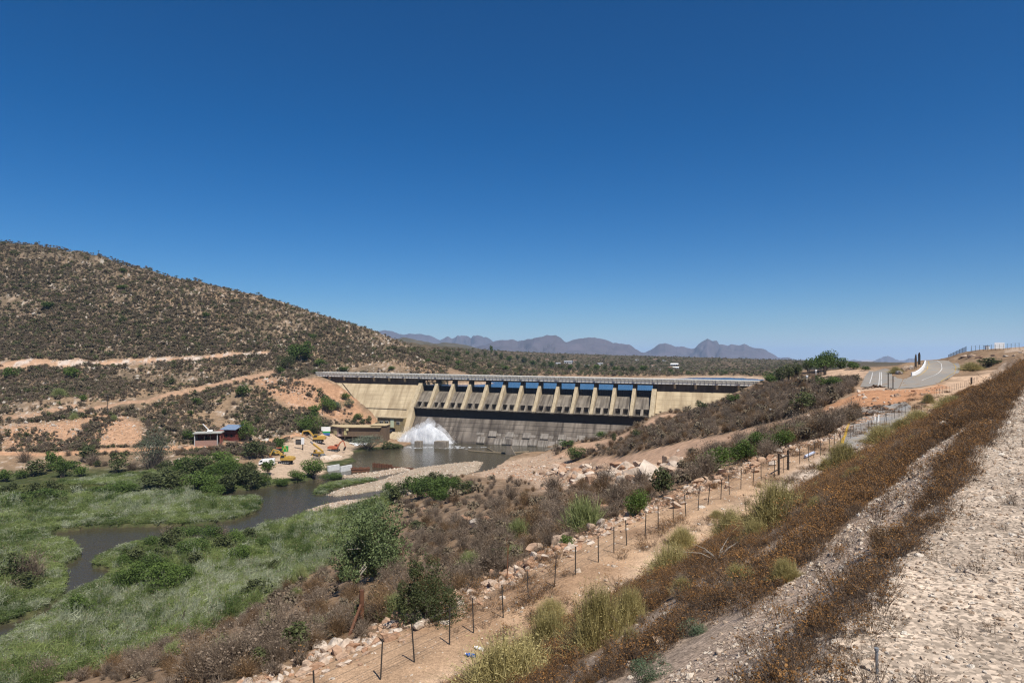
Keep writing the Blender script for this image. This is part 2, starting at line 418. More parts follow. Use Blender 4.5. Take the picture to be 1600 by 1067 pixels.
TRACKS = {k: gpoly(v) for k, v in {
 'haul': '862,722 919,718 947,714 1004,707 1037,698 1084,687 1131,679 1178,668 1215,659 1253,649 1300,638 1330,628 1335,640 1318,650 1290,660 1262,667 1234,677 1142,695 1084,710 1060,720 1004,726 947,726 891,725',
 'upper': '862,716 905,692 944,687 966,682 1004,665 1022,652 1046,646 1060,648 1045,653 1022,662 994,675 966,690 930,702 890,714',
 'hilltop': '0,566 100,564 200,562 300,556 350,553 420,549 420,554 350,559 300,563 200,570 100,574 0,577',
 'diag': '120,640 235,622 270,612 330,600 400,585 430,578 432,583 400,592 330,607 270,619 200,632 130,646',
 'diag2': '0,650 60,644 120,632 122,637 60,650 0,655',
 'foot': '-20,706 110,706 200,700 290,697 330,693 400,689 440,683 480,676 480,683 430,690 380,696 300,703 200,706 110,711 -20,711'}.items()}
YARD = gpoly('403,745 400,727 440,712 445,694 470,683 510,676 560,682 560,692 550,708 540,716 512,723 506,738 470,745 430,749')
DIRT = gpoly('1335,610 1345,604 1403,609 1434,608 1462,602 1490,590 1540,583 1590,576 1600,580 1560,606 1500,637 1440,628 1412,630')
CUT = gpoly('1225,664 1285,640 1330,620 1345,611 1400,608.5 1440,608 1470,601 1480,605 1450,624 1440,627 1412,630 1379,633 1350,639 1330,643 1280,660')
SCREE = gpoly('0,665 60,660 150,650 220,655 230,680 215,697 100,702 0,704')
ABUT = gpoly('395,595 430,590 480,592 530,603 560,632 590,655 590,670 545,655 480,645 440,635')
BANK = gpoly('860,705 895,722 960,728 1050,722 1095,712 1060,735 1000,755 900,760 830,752 770,748 735,742 760,731 800,716')
LOT = gpoly('1280,590 1290,579 1340,577 1362,578 1350,592 1330,588')

def mask(P, soft, seed=1, wob=1.0):
    d = sdist(X, Y, P)
    k = d < 11
    d[k] += wob * soft * 1.2 * fbm(X[k]/soft*.5, Y[k]/soft*.5, 3, seed)
    return sstep(soft*.6, -soft*.6, d)

n1 = fbm(X*.045, Y*.045, 4, 21); n2 = fbm(X*.3, Y*.3, 3, 22); n3 = fbm(X*1.1, Y*1.1, 2, 23)
C = np.empty((len(X), 3)); stony = np.full(len(X), .25)
def paint(k, col): C[:] = C + (np.asarray(col) - C) * k[:, None]
C[:] = (.25, .165, .10)                                                   # dry earth with litter
paint(sstep(-.1, .5, n1), (.20, .135, .085)); paint(sstep(.1, .6, n2)*.7, (.34, .25, .17))
hillk = sstep(-60, -110, X - .3*(Y-330)) * sstep(215, 260, Y)
paint(hillk, (.25, .17, .105)); paint(hillk*sstep(-.3, .2, n1 + .3*sstep(-6, 6, Z)), (.155, .115, .075)); paint(hillk*sstep(.12, .5, n2)*.8, (.37, .27, .19))
paint(hillk*sstep(.35, .6, n3*.6+n2*.6), (.45, .40, .34))
t_ = X*EX + Y*EY; s_ = -X*EY + Y*EX
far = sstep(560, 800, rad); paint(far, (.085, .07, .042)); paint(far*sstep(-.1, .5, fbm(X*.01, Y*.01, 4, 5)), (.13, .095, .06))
shore = sstep(-15.3, -16.0, Z) * sstep(395, 405, Y); paint(shore, (.42, .31, .22))
valley = sstep(-41.2, -42.6, Z) * (Y < 330) * (1 - sstep(250, 300, Y) * (X > -60))
paint(valley, (.055, .065, .025)); paint(valley*sstep(0, .5, n2)*.7, (.12, .11, .05))
under = sstep(-43.65, -44.2, Z) * (Y < 380); paint(under, (.06, .045, .03))
k = mask(YARD, 2.5); paint(k, (.43, .32, .225)); stony = np.maximum(stony, k*.4)
k = mask(SCREE, 6, 2); paint(k*.85, (.42, .25, .15)); stony = np.maximum(stony, k*.8)
k = mask(ABUT, 8, 3); paint(k*.7, (.43, .24, .14)); stony = np.maximum(stony, k*.6)
k = mask(BANK, 5, 4); paint(k*.9, (.42, .30, .21)); stony = np.maximum(stony, k*.9)
k = mask(DIRT, 4, 5); paint(k, (.50, .345, .23))
k = mask(CUT, 2, 6, .6); paint(k, (.43, .225, .12)); stony = np.maximum(stony, k*.6)
k = mask(LOT, 3, 7); paint(k, (.48, .33, .22))
track_mask = np.zeros(len(X))
for nme, P in TRACKS.items():
    k = mask(P, 1.6 if nme != 'haul' else 2.0, 8, .7); track_mask = np.maximum(track_mask, k)
    paint(k, {'diag': (.37, .235, .15), 'diag2': (.37, .235, .15), 'foot': (.46, .265, .155), 'hilltop': (.43, .27, .17)}.get(nme, (.45, .29, .19)))
k = mask(TRACKS['hilltop'], 1.2, 8)*sstep(-.1, .3, n2); paint(k, (.52, .43, .36))
bar_mask = np.zeros(len(X))
for P in BARS:
    k = sstep(1.2, -.6, sdist(X, Y, P)+.8*n2) * (Y < 420); bar_mask = np.maximum(bar_mask, k)
    paint(k*(1-under), (.33, .265, .195)); stony = np.maximum(stony, k*.8)
# the embankment, its foot and the sandy strip along the fence
foot = sstep(12.2, 13.2, s_) * sstep(20.6, 18.4, s_ + 1.2*n2) * sstep(-80, -40, t_) * sstep(150, 110, t_)
paint(foot, (.40, .265, .165)); paint(foot*sstep(.0, .5, n2), (.30, .19, .115)); stony = np.maximum(stony, foot*.5)
pth = np.exp(-((s_ - 14.6 - .5*np.sin(t_*.21))/.8)**2) * foot; paint(pth*.8, (.50, .355, .24))
gp = foot * sstep(44, 52, t_) * sstep(100, 80, t_) * np.exp(-((s_-14.3)/1.2)**2); paint(gp, (.55, .45, .36)); stony = np.maximum(stony, gp)
em = (s_ < 12.9) & (np.abs(t_) < 300) & ((Z > tps(X, Y) - .02) | ((s_ < 9) & (t_ < 112) & (t_ > -90)))
slope = sstep(1.0, 2.0, s_) * em
paint(em * 1.0, (.40, .32, .245)); stony = np.where(em, 1.0, stony)
paint(slope, (.40, .30, .22)); paint(slope * sstep(-.1, .4, fbm(t_*.08, s_*1.1, 3, 40)), (.24, .16, .10))
mids = np.exp(-((s_ - 1.75 - .12*np.sin(t_*.5))/.6)**2) * em * sstep(0, 3, t_); paint(mids, (.45, .33, .24))
C *= (1 + .16*n3)[:, None]
C = np.clip(C, .01, .7)

def grid_faces(sel):
    i, j = np.nonzero(sel); a = i*nr + j
    return np.stack((a, a+1, a+nr+1, a+nr), 1)
GM = ground_material()
cell = lambda m: (m.reshape(nth, nr)[:-1, :-1] > .5)
region = {'dirt_track': cell(track_mask), 'gravel_bar': cell(bar_mask*(1-under)), 'embankment': cell(em.astype(float))}
taken = np.zeros((nth-1, nr-1), bool)
allv = np.c_[X, Y, Z]
def sheet(name, sel, label, cat):
    f = grid_faces(sel); u, inv = np.unique(f, return_inverse=True)
    me = np_mesh(name, allv[u], [inv.reshape(-1, 4)], [GM], smooth=True)
    ca = me.color_attributes.new('Col', 'FLOAT_COLOR', 'POINT'); ca.data.foreach_set('color', np.c_[C[u], np.ones(len(u))].astype(np.float32).ravel())
    sa = me.attributes.new('stony', 'FLOAT', 'POINT'); sa.data.foreach_set('value', stony[u].astype(np.float32))
    return tag(link(name, me), label, cat, kind='structure')
for nme, lab, cat in (('dirt_track', 'reddish dirt tracks crossing the slopes on both sides of the river', 'track'),
                      ('gravel_bar', 'pale gravel bars lying along the river below the dam', 'gravel bar'),
                      ('embankment', 'stony new road embankment sloping down from lower right', 'embankment')):
    sel = region[nme] & ~taken; taken |= sel
    sheet(nme, sel, lab, cat)
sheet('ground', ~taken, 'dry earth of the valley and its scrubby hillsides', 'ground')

# ------------------------------------------------------------------ water
def flat_sheet(name, P, z, m, label, step=None):
    me = bpy.data.meshes.new(name)
    me.from_pydata([(x, y, z) for x, y in P], [], [tuple(range(len(P)))])
    me.materials.append(m)
    return tag(link(name, me), label, 'water', kind='structure')
flat_sheet('river', [(-330, 60), (40, 60), (60, 372), (-130, 372), (-330, 260)], ZR,
           water_material('river_water', (.050, .044, .028), .14, 1.1, .55), 'murky brown river winding through the reeds below the dam')
flat_sheet('reservoir', [(-91.4, 394.3), (125.4, 317.5), (420, 330), (420, 900), (-200, 900), (-200, 480)], ZL,
           water_material('reservoir_water', (.012, .05, .115), .22, .35, .5), 'deep blue reservoir behind the dam')

# ------------------------------------------------------------------ mountains: real ranges at their distances
def mountains(name, label, prof, D, depth, base, m, rough, seed, nx=560, ny=44):
    P = np.array(prof)
    px = np.linspace(P[0, 0], P[-1, 0], nx)
    ridge = -(np.interp(px, P[:, 0], P[:, 1]) - HY)/F * D
    a = (px - CX)/F
    v = np.linspace(-1, 1, ny)
    A, V = np.meshgrid(a, v, indexing='ij'); H = np.repeat(ridge[:, None], ny, 1)
    d = D + V*depth*(1 + .25*fbm(A*9, V*0+seed, 2, seed))
    x = A*D*(d/D); y = d
    k = (1 - np.abs(V))
    H = H + np.minimum(1, k*1.0)*fbm(A*D/130., V*0, 5, seed+7)*D*.0024
    wx = A*D/depth + .35*fbm(A*D/depth*2, V*2.5+seed, 2, seed+1)
    gul = 1 - np.minimum(1, 2.6*np.abs(fbm(wx*2.6, V*1.9+seed, 4, seed, .55)))
    h = base + (H - base) * k**1.25 * (1 - rough * gul * (1-k)**.45 * 1.35)
    h += (H - base)*.10*fbm(A*D/(depth*.2), V*4, 3, seed+3)*np.minimum(1, 3*(1-k))*k
    h = np.where(k > .98, H, h)
    i, j = np.mgrid[0:nx-1, 0:ny-1]; q = (i*ny+j).ravel()
    me = np_mesh(name, np.c_[x.ravel(), y.ravel(), h.ravel()], [np.stack((q, q+ny, q+ny+1, q+1), 1)], [m], smooth=False)
    return tag(link(name, me), label, 'mountains', kind='structure')
MT = mat('mountain_rock', (.105, .085, .095), .95, .7, .0035, dark=(.045, .04, .04), spec=.1)
MT2 = mat('foothill_scrub', (.10, .085, .06), .95, .7, .02, dark=(.05, .05, .03), spec=.1)
mountains('mountains', 'farthest blue grey mountain range with a jagged flat crest', [tuple(map(float, p.split(','))) for p in
 '480,530 540,517 577,512 594,507.6 609,510 626,513 638.6,512 651,513.6 663,514 675,515 682,519 687.5,522.5 692,521 696,520 702,518 710,519 717,518 726,518 736,520 747,520 757,520 764,521 772,525.7 800,533 850,545 900,552'.split()],
 9500, 1900, -100, MT, .75, 4)
mountains('mountains', 'purple blue mountain range of rounded peaks above the dam', [tuple(map(float, p.split(','))) for p in
 '735,545 760,534 775,526.7 783,524 800,524 809,525 815,521.4 823.5,522.5 832,527 840.5,526 853,523 860,521 868,518 877,521 885,525.7 900,525 920,524 950,526 975,534 1000,547 1012,551 1030,556 1060,562'.split()],
 7000, 1700, -80, MT, .7, 9)
mountains('mountains', 'twin peaked blue mountain behind the right end of the dam', [tuple(map(float, p.split(','))) for p in
 '985,560 1005,550 1017,546 1030,538 1040,535 1049,538 1056,541.5 1069,539 1081,540 1086,539 1097.5,532 1106,528 1112.5,533 1120,531 1129,531 1137,534.6 1146,538 1156,539 1163,537 1172.5,540.6 1187.5,543 1199,548 1206,552 1216,558 1229,556.6 1240,560 1270,566 1300,570'.split()],
 8000, 1900, -90, MT, .75, 14)
mountains('mountains', 'low distant blue peaks beyond the tarred road', [tuple(map(float, p.split(','))) for p in
 '1190,572 1230,560 1252,559 1280,561 1311,558 1320,563.4 1326.6,560 1335,557.5 1344,560 1355,565.6 1366,559 1374.7,554.7 1388,551.4 1396.6,554 1405,558 1420.6,558.6 1436,563.5 1470,572 1520,580'.split()],
 10000, 1800, -280, MT, .6, 19)
mountains('hill', 'dark scrubby foothill in front of the blue mountains', [tuple(map(float, p.split(','))) for p in
 '560,540 600,530 621.6,525.7 630,524.6 655.6,530 679,533 713,536 740.6,540.6 764,546 800,553 840,558'.split()],
 2600, 700, -25, MT2, .5, 24)
mountains('hill', 'brown scrub ridge with houses along its near side', [tuple(map(float, p.split(','))) for p in
 '820,558 880,551 940,552 1000,554 1040,558 1080,563 1120,566 1180,570 1240,576'.split()],
 1650, 420, -16, MT2, .35, 28)
mountains('hill', 'far mauve plain rising behind the reservoir', [tuple(map(float, p.split(','))) for p in
 '1000,562 1080,562 1130,563 1200,565 1300,569 1400,573'.split()],
 4200, 1300, -60, MT, .3, 33)
# ------------------------------------------------------------------ the dam (local x along the crest, -y downstream)
CONC = mat('tan_concrete', (.51, .41, .265), .9, .5, .2, streak=.6, sscale=(.55, .07, .07), dark=(.235, .17, .10), bump=.3)
CONC_B = mat('pier_concrete', (.47, .385, .255), .9, .6, .8, streak=.4, sscale=(2, .3, .3), dark=(.22, .165, .10), bump=.3)
GREYC = mat('stained_concrete', (.27, .23, .18), .9, .9, .16, streak=.95, sscale=(.75, .05, .05), dark=(.045, .036, .028), bump=.4)
APRC = mat('dark_stained_apron', (.215, .18, .145), .9, .9, .13, streak=.95, sscale=(.5, .06, .06), dark=(.05, .04, .032), bump=.4)
DARKC = mat('stain_and_shade_concrete', (.05, .043, .036), .9, .5, .7, dark=(.02, .016, .012))  # black holds stain plus the shade under the lip and inside the sluices
UPPERC = mat('weathered_shade_concrete', (.13, .105, .08), .9, .6, .6, streak=.6, sscale=(.9, .2, .1), dark=(.04, .03, .022))  # dark tone mixes weathering with the deck's shade, both in the colour
DECKC = mat('pale_deck_concrete', (.74, .71, .64), .8, .4, 1.5, dark=(.32, .30, .27))
PARC = mat('grey_parapet_concrete', (.47, .445, .39), .85, .6, 1.2, streak=.5, sscale=(2, .4, .4), dark=(.2, .18, .15))
GATEM = mat('dark_gate_steel', (.035, .037, .042), .5, .4, 2, metal=.3)
GLASSD = mat('dark_window_glass', (.02, .025, .03), .1, spec=.6)
A0 = at(505, 581, 400)
dam = empty('dam', A0)
dam.rotation_euler = (0, math.radians(.568), math.radians(-19.504))
tag(dam, 'concrete gravity dam with a gated spillway across the valley', 'dam')
U = [64.6 + 9.8*k for k in range(14)]
def P_(pts): return [(-v, z) for v, z in pts]
# body of the two non-overflow flanks
for x0, x1 in ((-10, 63.3), (193.3, 262)):
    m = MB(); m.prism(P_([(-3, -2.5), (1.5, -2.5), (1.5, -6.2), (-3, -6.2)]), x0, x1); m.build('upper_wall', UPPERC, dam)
for x0, x1 in ((-10, 63.3), (193.3, 262)):
    m = MB(); m.prism(P_([(-3, -6.2), (1.65, -6.2), (10, -18.9), (10.1, -19.25), (19.4, -33.6), (22, -40), (-3, -40)]), x0, x1)
    m.build('flank_wall', CONC, dam)
# pour joints on the flanks, thin lines proud of the face
for k in range(6):
    z = -8.0 - 2.1*k; v = 1.65 + (-6.2 - z)/1.521
    for x0, x1 in ((-8, 63), (193.6, 240)):
        MB().bar((x0, -v, z), (x1, -v, z), .07).build('pour_joint', CONC_B, dam)
m = MB()
m.bar((33, -10.25, -19.2), (60.5, -10.25, -19.2), .28)
m.build('joint_ledge', UPPERC, dam)
m = MB()
m.bar((14.5, -1.9, -6.4), (26, -7.4, -14.6), .35); m.bar((26, -7.4, -14.6), (36, -12.6, -22.9), .35); m.bar((36, -12.6, -22.9), (46, -15, -26.6), .3)
m.build('drain_kerb', UPPERC, dam)
# deck with kerb beams, parapets and coping
m = MB(); m.box(-3, 247, -3.0, 4.2, -2.5, -1.5); m.build('deck_slab', DECKC, dam)
for y in (-3.05, 4.0):
    m = MB(); m.box(-3, 247, y-.12, y+.13, -1.497, -.35); m.build('parapet', PARC, dam)
    m = MB(); m.box(-3, 247, y-.24, y+.25, -.347, -.02); m.build('coping', DECKC, dam)
mm = MB().box(-.14, .14, -.14, .14, 0, 1.1).mesh('parapet_post', PARC)
for k in range(124):
    link('parapet_post', mm, dam, (-2 + 2*k, -3.27, -1.45))
mm = MB().box(-.5, .5, -.1, .25, 0, 1.35).mesh('deck_pilaster', PARC)
for k in range(-6, 19):
    link('deck_pilaster', mm, dam, (64.6 + 9.8*k, -3.45, -1.6))
# sloping brackets under the deck along both flanks
mm = MB().prism([(-2.8, -2.5), (-1.5, -2.5), (-1.5, -4.6), (-1.75, -4.6)], -.55, .55).mesh('deck_bracket', CONC_B)
for k in list(range(-6, 0)) + list(range(14, 20)):
    link('deck_bracket', mm, dam, (64.6 + 9.8*k, 0, 0))
m = MB()
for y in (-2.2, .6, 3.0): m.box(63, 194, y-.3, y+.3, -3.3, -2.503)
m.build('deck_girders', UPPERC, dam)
# piers
def pier_mesh(wd):
    return MB().prism(P_([(-2.6, -5.0), (2.0, -5.0), (2.3, -5.5), (12.3, -17.75), (12.3, -18.3), (-2.6, -18.3)]), -wd/2, wd/2).mesh('pier', CONC_B)
pm, pe = pier_mesh(1.65), pier_mesh(2.3)
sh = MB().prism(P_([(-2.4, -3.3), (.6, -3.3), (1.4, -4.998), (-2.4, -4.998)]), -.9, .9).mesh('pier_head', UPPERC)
for k, u in enumerate(U):
    p = link('pier', pe if k in (0, 13) else pm, dam, (u, 0, 0))
    link('pier_head', sh, p)
# crest, chutes with two sluice openings each, gates
crest = [(-.9, -10), (-.2, -9.45), (.6, -9.3), (1.6, -9.5), (2.8, -10.1), (4.2, -11.2), (6, -12.9), (8.2, -14.75)]
cm = MB().prism(P_(crest + [(7.0, -16.6), (-1, -16.6)]), -3.9, 3.9)
c_mesh = cm.mesh('spillway_chute', GREYC)
s_mesh = MB()
for x0, x1 in ((-3.9, -3.2), (-.6, .6), (3.2, 3.9)):
    s_mesh.prism(P_([(8.17, -14.75), (11.2, -17.6), (7.2, -17.6)]), x0, x1)
s_mesh = s_mesh.mesh('sluice_sill', GREYC)
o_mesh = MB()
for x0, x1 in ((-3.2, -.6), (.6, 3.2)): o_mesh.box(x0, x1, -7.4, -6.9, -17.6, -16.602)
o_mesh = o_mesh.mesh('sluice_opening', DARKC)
g = MB(); g.box(-3.88, 3.88, -.12, .12, -9.3, -6.35)
for k in range(9): x = -3.6 + .9*k; g.box(x-.09, x+.09, -.42, -.122, -9.2, -6.5)
g.box(-3.88, 3.88, -.5, -.123, -6.49, -6.3)
g_mesh = g.mesh('spillway_gate', GATEM)
for k in range(13):
    u = (U[k] + U[k+1])/2
    c = link('spillway_chute', c_mesh, dam, (u, 0, 0)); link('sluice_sill', s_mesh, c); link('sluice_opening', o_mesh, c)
    link('spillway_gate', g_mesh, dam, (u, .3, 0))
# lip, recess under it blackened for its shade and stain, lower apron
MB().box(65.9, 190.7, -12.5, -7.6, -18.0, -17.6).build('flip_lip', GREYC, dam)
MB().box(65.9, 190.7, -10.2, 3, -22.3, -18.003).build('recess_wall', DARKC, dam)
MB().prism(P_([(-3, -22.303), (10.6, -22.303), (18.6, -33.4), (18.9, -34.6), (22, -40), (-3, -40)]), 66.2, 193.2).build('apron', APRC, dam)
MB().prism(P_([(11.6, -17.9), (12.6, -17.9), (20.6, -33.0), (20.6, -38), (8, -38)]), 63.35, 66.1).build('training_wall', CONC, dam)
BL = mat('block_concrete', (.30, .265, .225), .9, .6, .5, streak=.8, sscale=(1.2, .1, .12), dark=(.09, .075, .06), bump=.3)
b1 = MB().prism(P_([(15.05, -28.8), (15.4, -28.9), (16.75, -31.2), (17.0, -31.2), (17.0, -31.3), (15, -31.3)]), -2.1, 2.1).mesh('apron_block', BL)
b2 = MB().prism(P_([(17.0, -31.32), (17.3, -31.35), (19.0, -34.0), (19.0, -34.5), (17, -34.5)]), -2.1, 2.1).mesh('apron_block', BL)
for k in range(12):
    u = 106 + 4.6*k
    link('apron_block', b1, dam, (u + (2.2 if k % 2 else 0), -.1, .9 if k % 2 else 0))
    if k != 1: link('apron_block', b2, dam, (u + 1.4, -.1, .6 if k % 3 == 0 else 0))
for k in range(3):
    m = MB(); z = -24.6 - 2.05*k; v = 10.6 + (-22.303 - z)/1.387
    m.bar((66.4, -v, z), (193, -v, z), .14); m.build('pour_joint', DARKC, dam)
# valve house at the foot of the left flank
vh = 'valve_house'
OLIVE = mat('shaded_olive_tan', (.30, .235, .12), .9, .5, .9, streak=.4, sscale=(1.5, .3, .2), dark=(.13, .10, .06))  # tan wall darkened to olive, its shade put into the colour
m = MB(); m.box(47.4, 63.3, -18.5, -9, -28.7, -23.2); m.box(47.4, 50.3, -18.5, -9, -36, -28.7); m.box(58.2, 63.3, -18.5, -9, -36, -28.7); m.box(50.3, 58.2, -12, -9, -36, -28.7)
hw = m.build(vh, OLIVE, dam)
MB().box(47, 63.32, -19.2, -9.4, -23.19, -22.8).build('roof', CONC_B, hw)
for u in (49.9, 53.2, 60.0):
    f = MB().box(u-1.0, u+1.0, -18.62, -18.5, -26.5, -25.0).build('window', DECKC, hw)
    for dx in (-.5, .5):
        MB().box(u+dx-.42, u+dx+.42, -18.68, -18.623, -26.4, -25.1).build('pane', GLASSD, hw)
MB().box(55.4, 57.4, -18.66, -18.5, -28.2, -23.8).build('door', mat('pale_green_paint', (.50, .55, .38), .6), hw)
MB().tube([(47, -20.5, -31.6), (52, -19.5, -31.2), (57, -17, -29.8)], .75, 10).build('outlet_pipe', GATEM, hw)
MB().prism(P_([(18.5, -36), (26, -36), (18.5, -30.5)]), 56.5, 63.3).build('ramp', CONC_B, hw)

# ------------------------------------------------------------------ things standing in the pools
WCONC = mat('white_concrete', (.58, .58, .56), .85, .5, 1.3, dark=(.34, .33, .31), bump=.2)
RUST = mat('rusty_steel', (.17, .075, .04), .85, .7, 2.2, dark=(.035, .02, .015), bump=.3)
ROCKP = mat('old_pier_concrete', (.27, .23, .18), .9, .6, .6, streak=.5, sscale=(1, 1, .2), dark=(.08, .065, .05))
def lev(px, py, z): D = -z*F/(py-HY); return ((px-CX)/F*D, D, z)
def slab_between(name, a, b, thick, z0, z1, m, bevel=.04, parent=None):
    a = Vector(a); b = Vector(b); d = b - a; L = d.length
    o = MB().box(0, L, -thick/2, thick/2, z0, z1).build(name, m, parent, bevel)
    o.location = (a.x, a.y, 0); o.rotation_euler = (0, 0, math.atan2(d.y, d.x)); return o
for i, (p, q, lab) in enumerate((((512, 736.5), (529.5, 733.5), 'white concrete barrier wall standing in water, nearer the machine yard'),
                  ((531.5, 737.5), (549, 734), 'white concrete barrier wall beside the rusty barge'))):
    o = slab_between('barrier_wall', lev(*p, ZR), lev(*q, ZR), .8, ZR-1.5, ZR+2.1, WCONC)
    tag(o, lab, 'barrier wall', 'white barrier walls in the pool')
bg_ = empty('rusty_barge', lev(563, 736, ZR), R(14)); tag(bg_, 'rusty steel barge moored in the shallow pool', 'barge')
m = MB().prism([(-3.6, .9), (-3.1, -.5), (3.1, -.5), (3.6, .9)], -1.7, 1.7, 'y'); m.build('hull', RUST, bg_)
for y in (-1.75, 1.75): MB().box(-3.7, 3.7, y-.12, y+.12, .9, 1.15).build('gunwale', RUST, bg_)
m = MB()
for k in range(26): a, b = rnd.uniform(-3.2, 3), rnd.uniform(-1.4, 1.2); m.box(a, a+rnd.uniform(.2, .9), b, b+rnd.uniform(.2, .5), .9, 1.0+rnd.uniform(.1, .7))
m.build('scrap_load', RUST, bg_)
a = Vector(lev(582, 730, ZR)); b = Vector(lev(613, 731.5, ZR)); d = b - a
sp = empty('sheet_pile_wall', a, math.atan2(d.y, d.x)); tag(sp, 'row of rusty sheet piles across the pool below the spray', 'sheet pile wall')
for k in range(17):
    x = d.length*k/17; o_ = .22 if k % 2 else 0
    MB().box(x, x+d.length/17+.02, o_-.12, o_+.1, -1.5, 1.75 + .12*math.sin(k*1.7) - .02*k).build('sheet_pile', RUST, sp)
c = Vector(lev(646, 733, ZR)); e_ = sp.matrix_basis.inverted() @ c
MB().bar((d.length, 0, .2), (e_.x, e_.y, .1), .5, .9).build('waling_beam', RUST, sp)
for px, py, wd, hh, dp, lab in ((687, 700, 6.2, 3.2, 4, 'square concrete block breaking the spray at its right'), (652, 699, 3.2, 3.0, 3, 'dark concrete stub half hidden by the spray')):
    x, y, z = lev(px, py, ZR)
    o = MB().box(-wd/2, wd/2, 0, dp, -2, hh).build('baffle_pier', ROCKP, None, .12, (x, y, z)); o.rotation_euler = (0, 0, R(-19)); tag(o, lab, 'concrete block', 'concrete blocks in the stilling pool')
x, y, z = lev(795.5, 710, ZR)
gt = empty('gauge_tower', (x, y, z), R(-19)); tag(gt, 'slim concrete gauge tower standing in the pool near the right bank', 'tower')
MB().box(-1.0, 1.0, -1, 1, -2, 4.6).build('shaft', ROCKP, gt, .05); MB().box(-1.25, 1.25, -1.25, 1.25, 4.603, 7.3).build('head', BL, gt, .06)
MB().prism([(1.0, 3.4), (3.8, -1), (1.0, -1)], -.35, .35, 'y').build('buttress', ROCKP, gt)
LOG = mat('wet_grey_timber', (.20, .155, .10), .8, .5, 2)
for pts, lab in (([(732, 704.5), (748, 706), (770, 707.5), (789, 708.5)], 'long floating timber boom left of the gauge tower'), ([(798, 708.5), (812, 707), (826, 706)], 'short floating timber boom between gauge tower and bank'), ([(762, 700.5), (773, 707)], 'single log lying across the floating boom')):
    o = MB().tube([np.array(lev(*p, ZR)) + (0, 0, .12) for p in pts], .42, 7).build('floating_boom', LOG); tag(o, lab, 'boom', 'floating timbers in the pool')
o = MB().prism([(0, 0), (9, 0), (9, 2.2), (6, 2.2)], -2, 2, 'y').build('bank_slab', ROCKP); o.location = (*lev(846, 703, ZR)[:2], ZR-.6); o.rotation_euler = (0, 0, R(-8))
tag(o, 'tilted concrete slab at the waterline under the right bank', 'slab')

# ------------------------------------------------------------------ spray: ballistic jets of white water
WHITE = bpy.data.materials.new('white_water')
t, N, L, P = nodes(WHITE)
P.inputs['Base Color'].default_value = (.95, .96, .97, 1); P.inputs['Roughness'].default_value = .6
n = N.new('ShaderNodeTexNoise'); n.inputs['Scale'].default_value = 1.1; n.inputs['Detail'].default_value = 9; n.inputs['Roughness'].default_value = .7; co = N.new('ShaderNodeTexCoord'); mp = N.new('ShaderNodeMapping'); mp.inputs['Scale'].default_value = (1, 1, .35); L.new(co.outputs['Object'], mp.inputs['Vector']); L.new(mp.outputs[0], n.inputs['Vector'])
b = N.new('ShaderNodeBump'); b.inputs['Strength'].default_value = .2; b.inputs['Distance'].default_value = .2; L.new(n.outputs['Fac'], b.inputs['Height']); L.new(b.outputs[0], P.inputs['Normal'])
tr = N.new('ShaderNodeBsdfTranslucent'); tr.inputs[0].default_value = (.9, .93, .96, 1)
mxs = N.new('ShaderNodeMixShader'); mxs.inputs[0].default_value = .5
L.new(P.outputs[0], mxs.inputs[1]); L.new(tr.outputs[0], mxs.inputs[2]); L.new(mxs.outputs[0], N['Material Output'].inputs['Surface'])
MISTM = bpy.data.materials.new('spray_mist'); MISTM.use_nodes = True; t = MISTM.node_tree; N, L = t.nodes, t.links; N.remove(N['Principled BSDF'])
pv = N.new('ShaderNodeVolumePrincipled'); pv.inputs['Color'].default_value = (.99, .99, 1, 1); L.new(pv.outputs[0], N['Material Output'].inputs['Volume'])
n = N.new('ShaderNodeTexNoise'); n.inputs['Scale'].default_value = .45; n.inputs['Detail'].default_value = 5; co = N.new('ShaderNodeTexCoord'); L.new(co.outputs['Object'], n.inputs['Vector'])
cr = N.new('ShaderNodeMapRange'); cr.inputs['From Min'].default_value = .40; cr.inputs['From Max'].default_value = .72; cr.inputs['To Max'].default_value = .42; L.new(n.outputs['Fac'], cr.inputs['Value']); L.new(cr.outputs[0], pv.inputs['Density'])
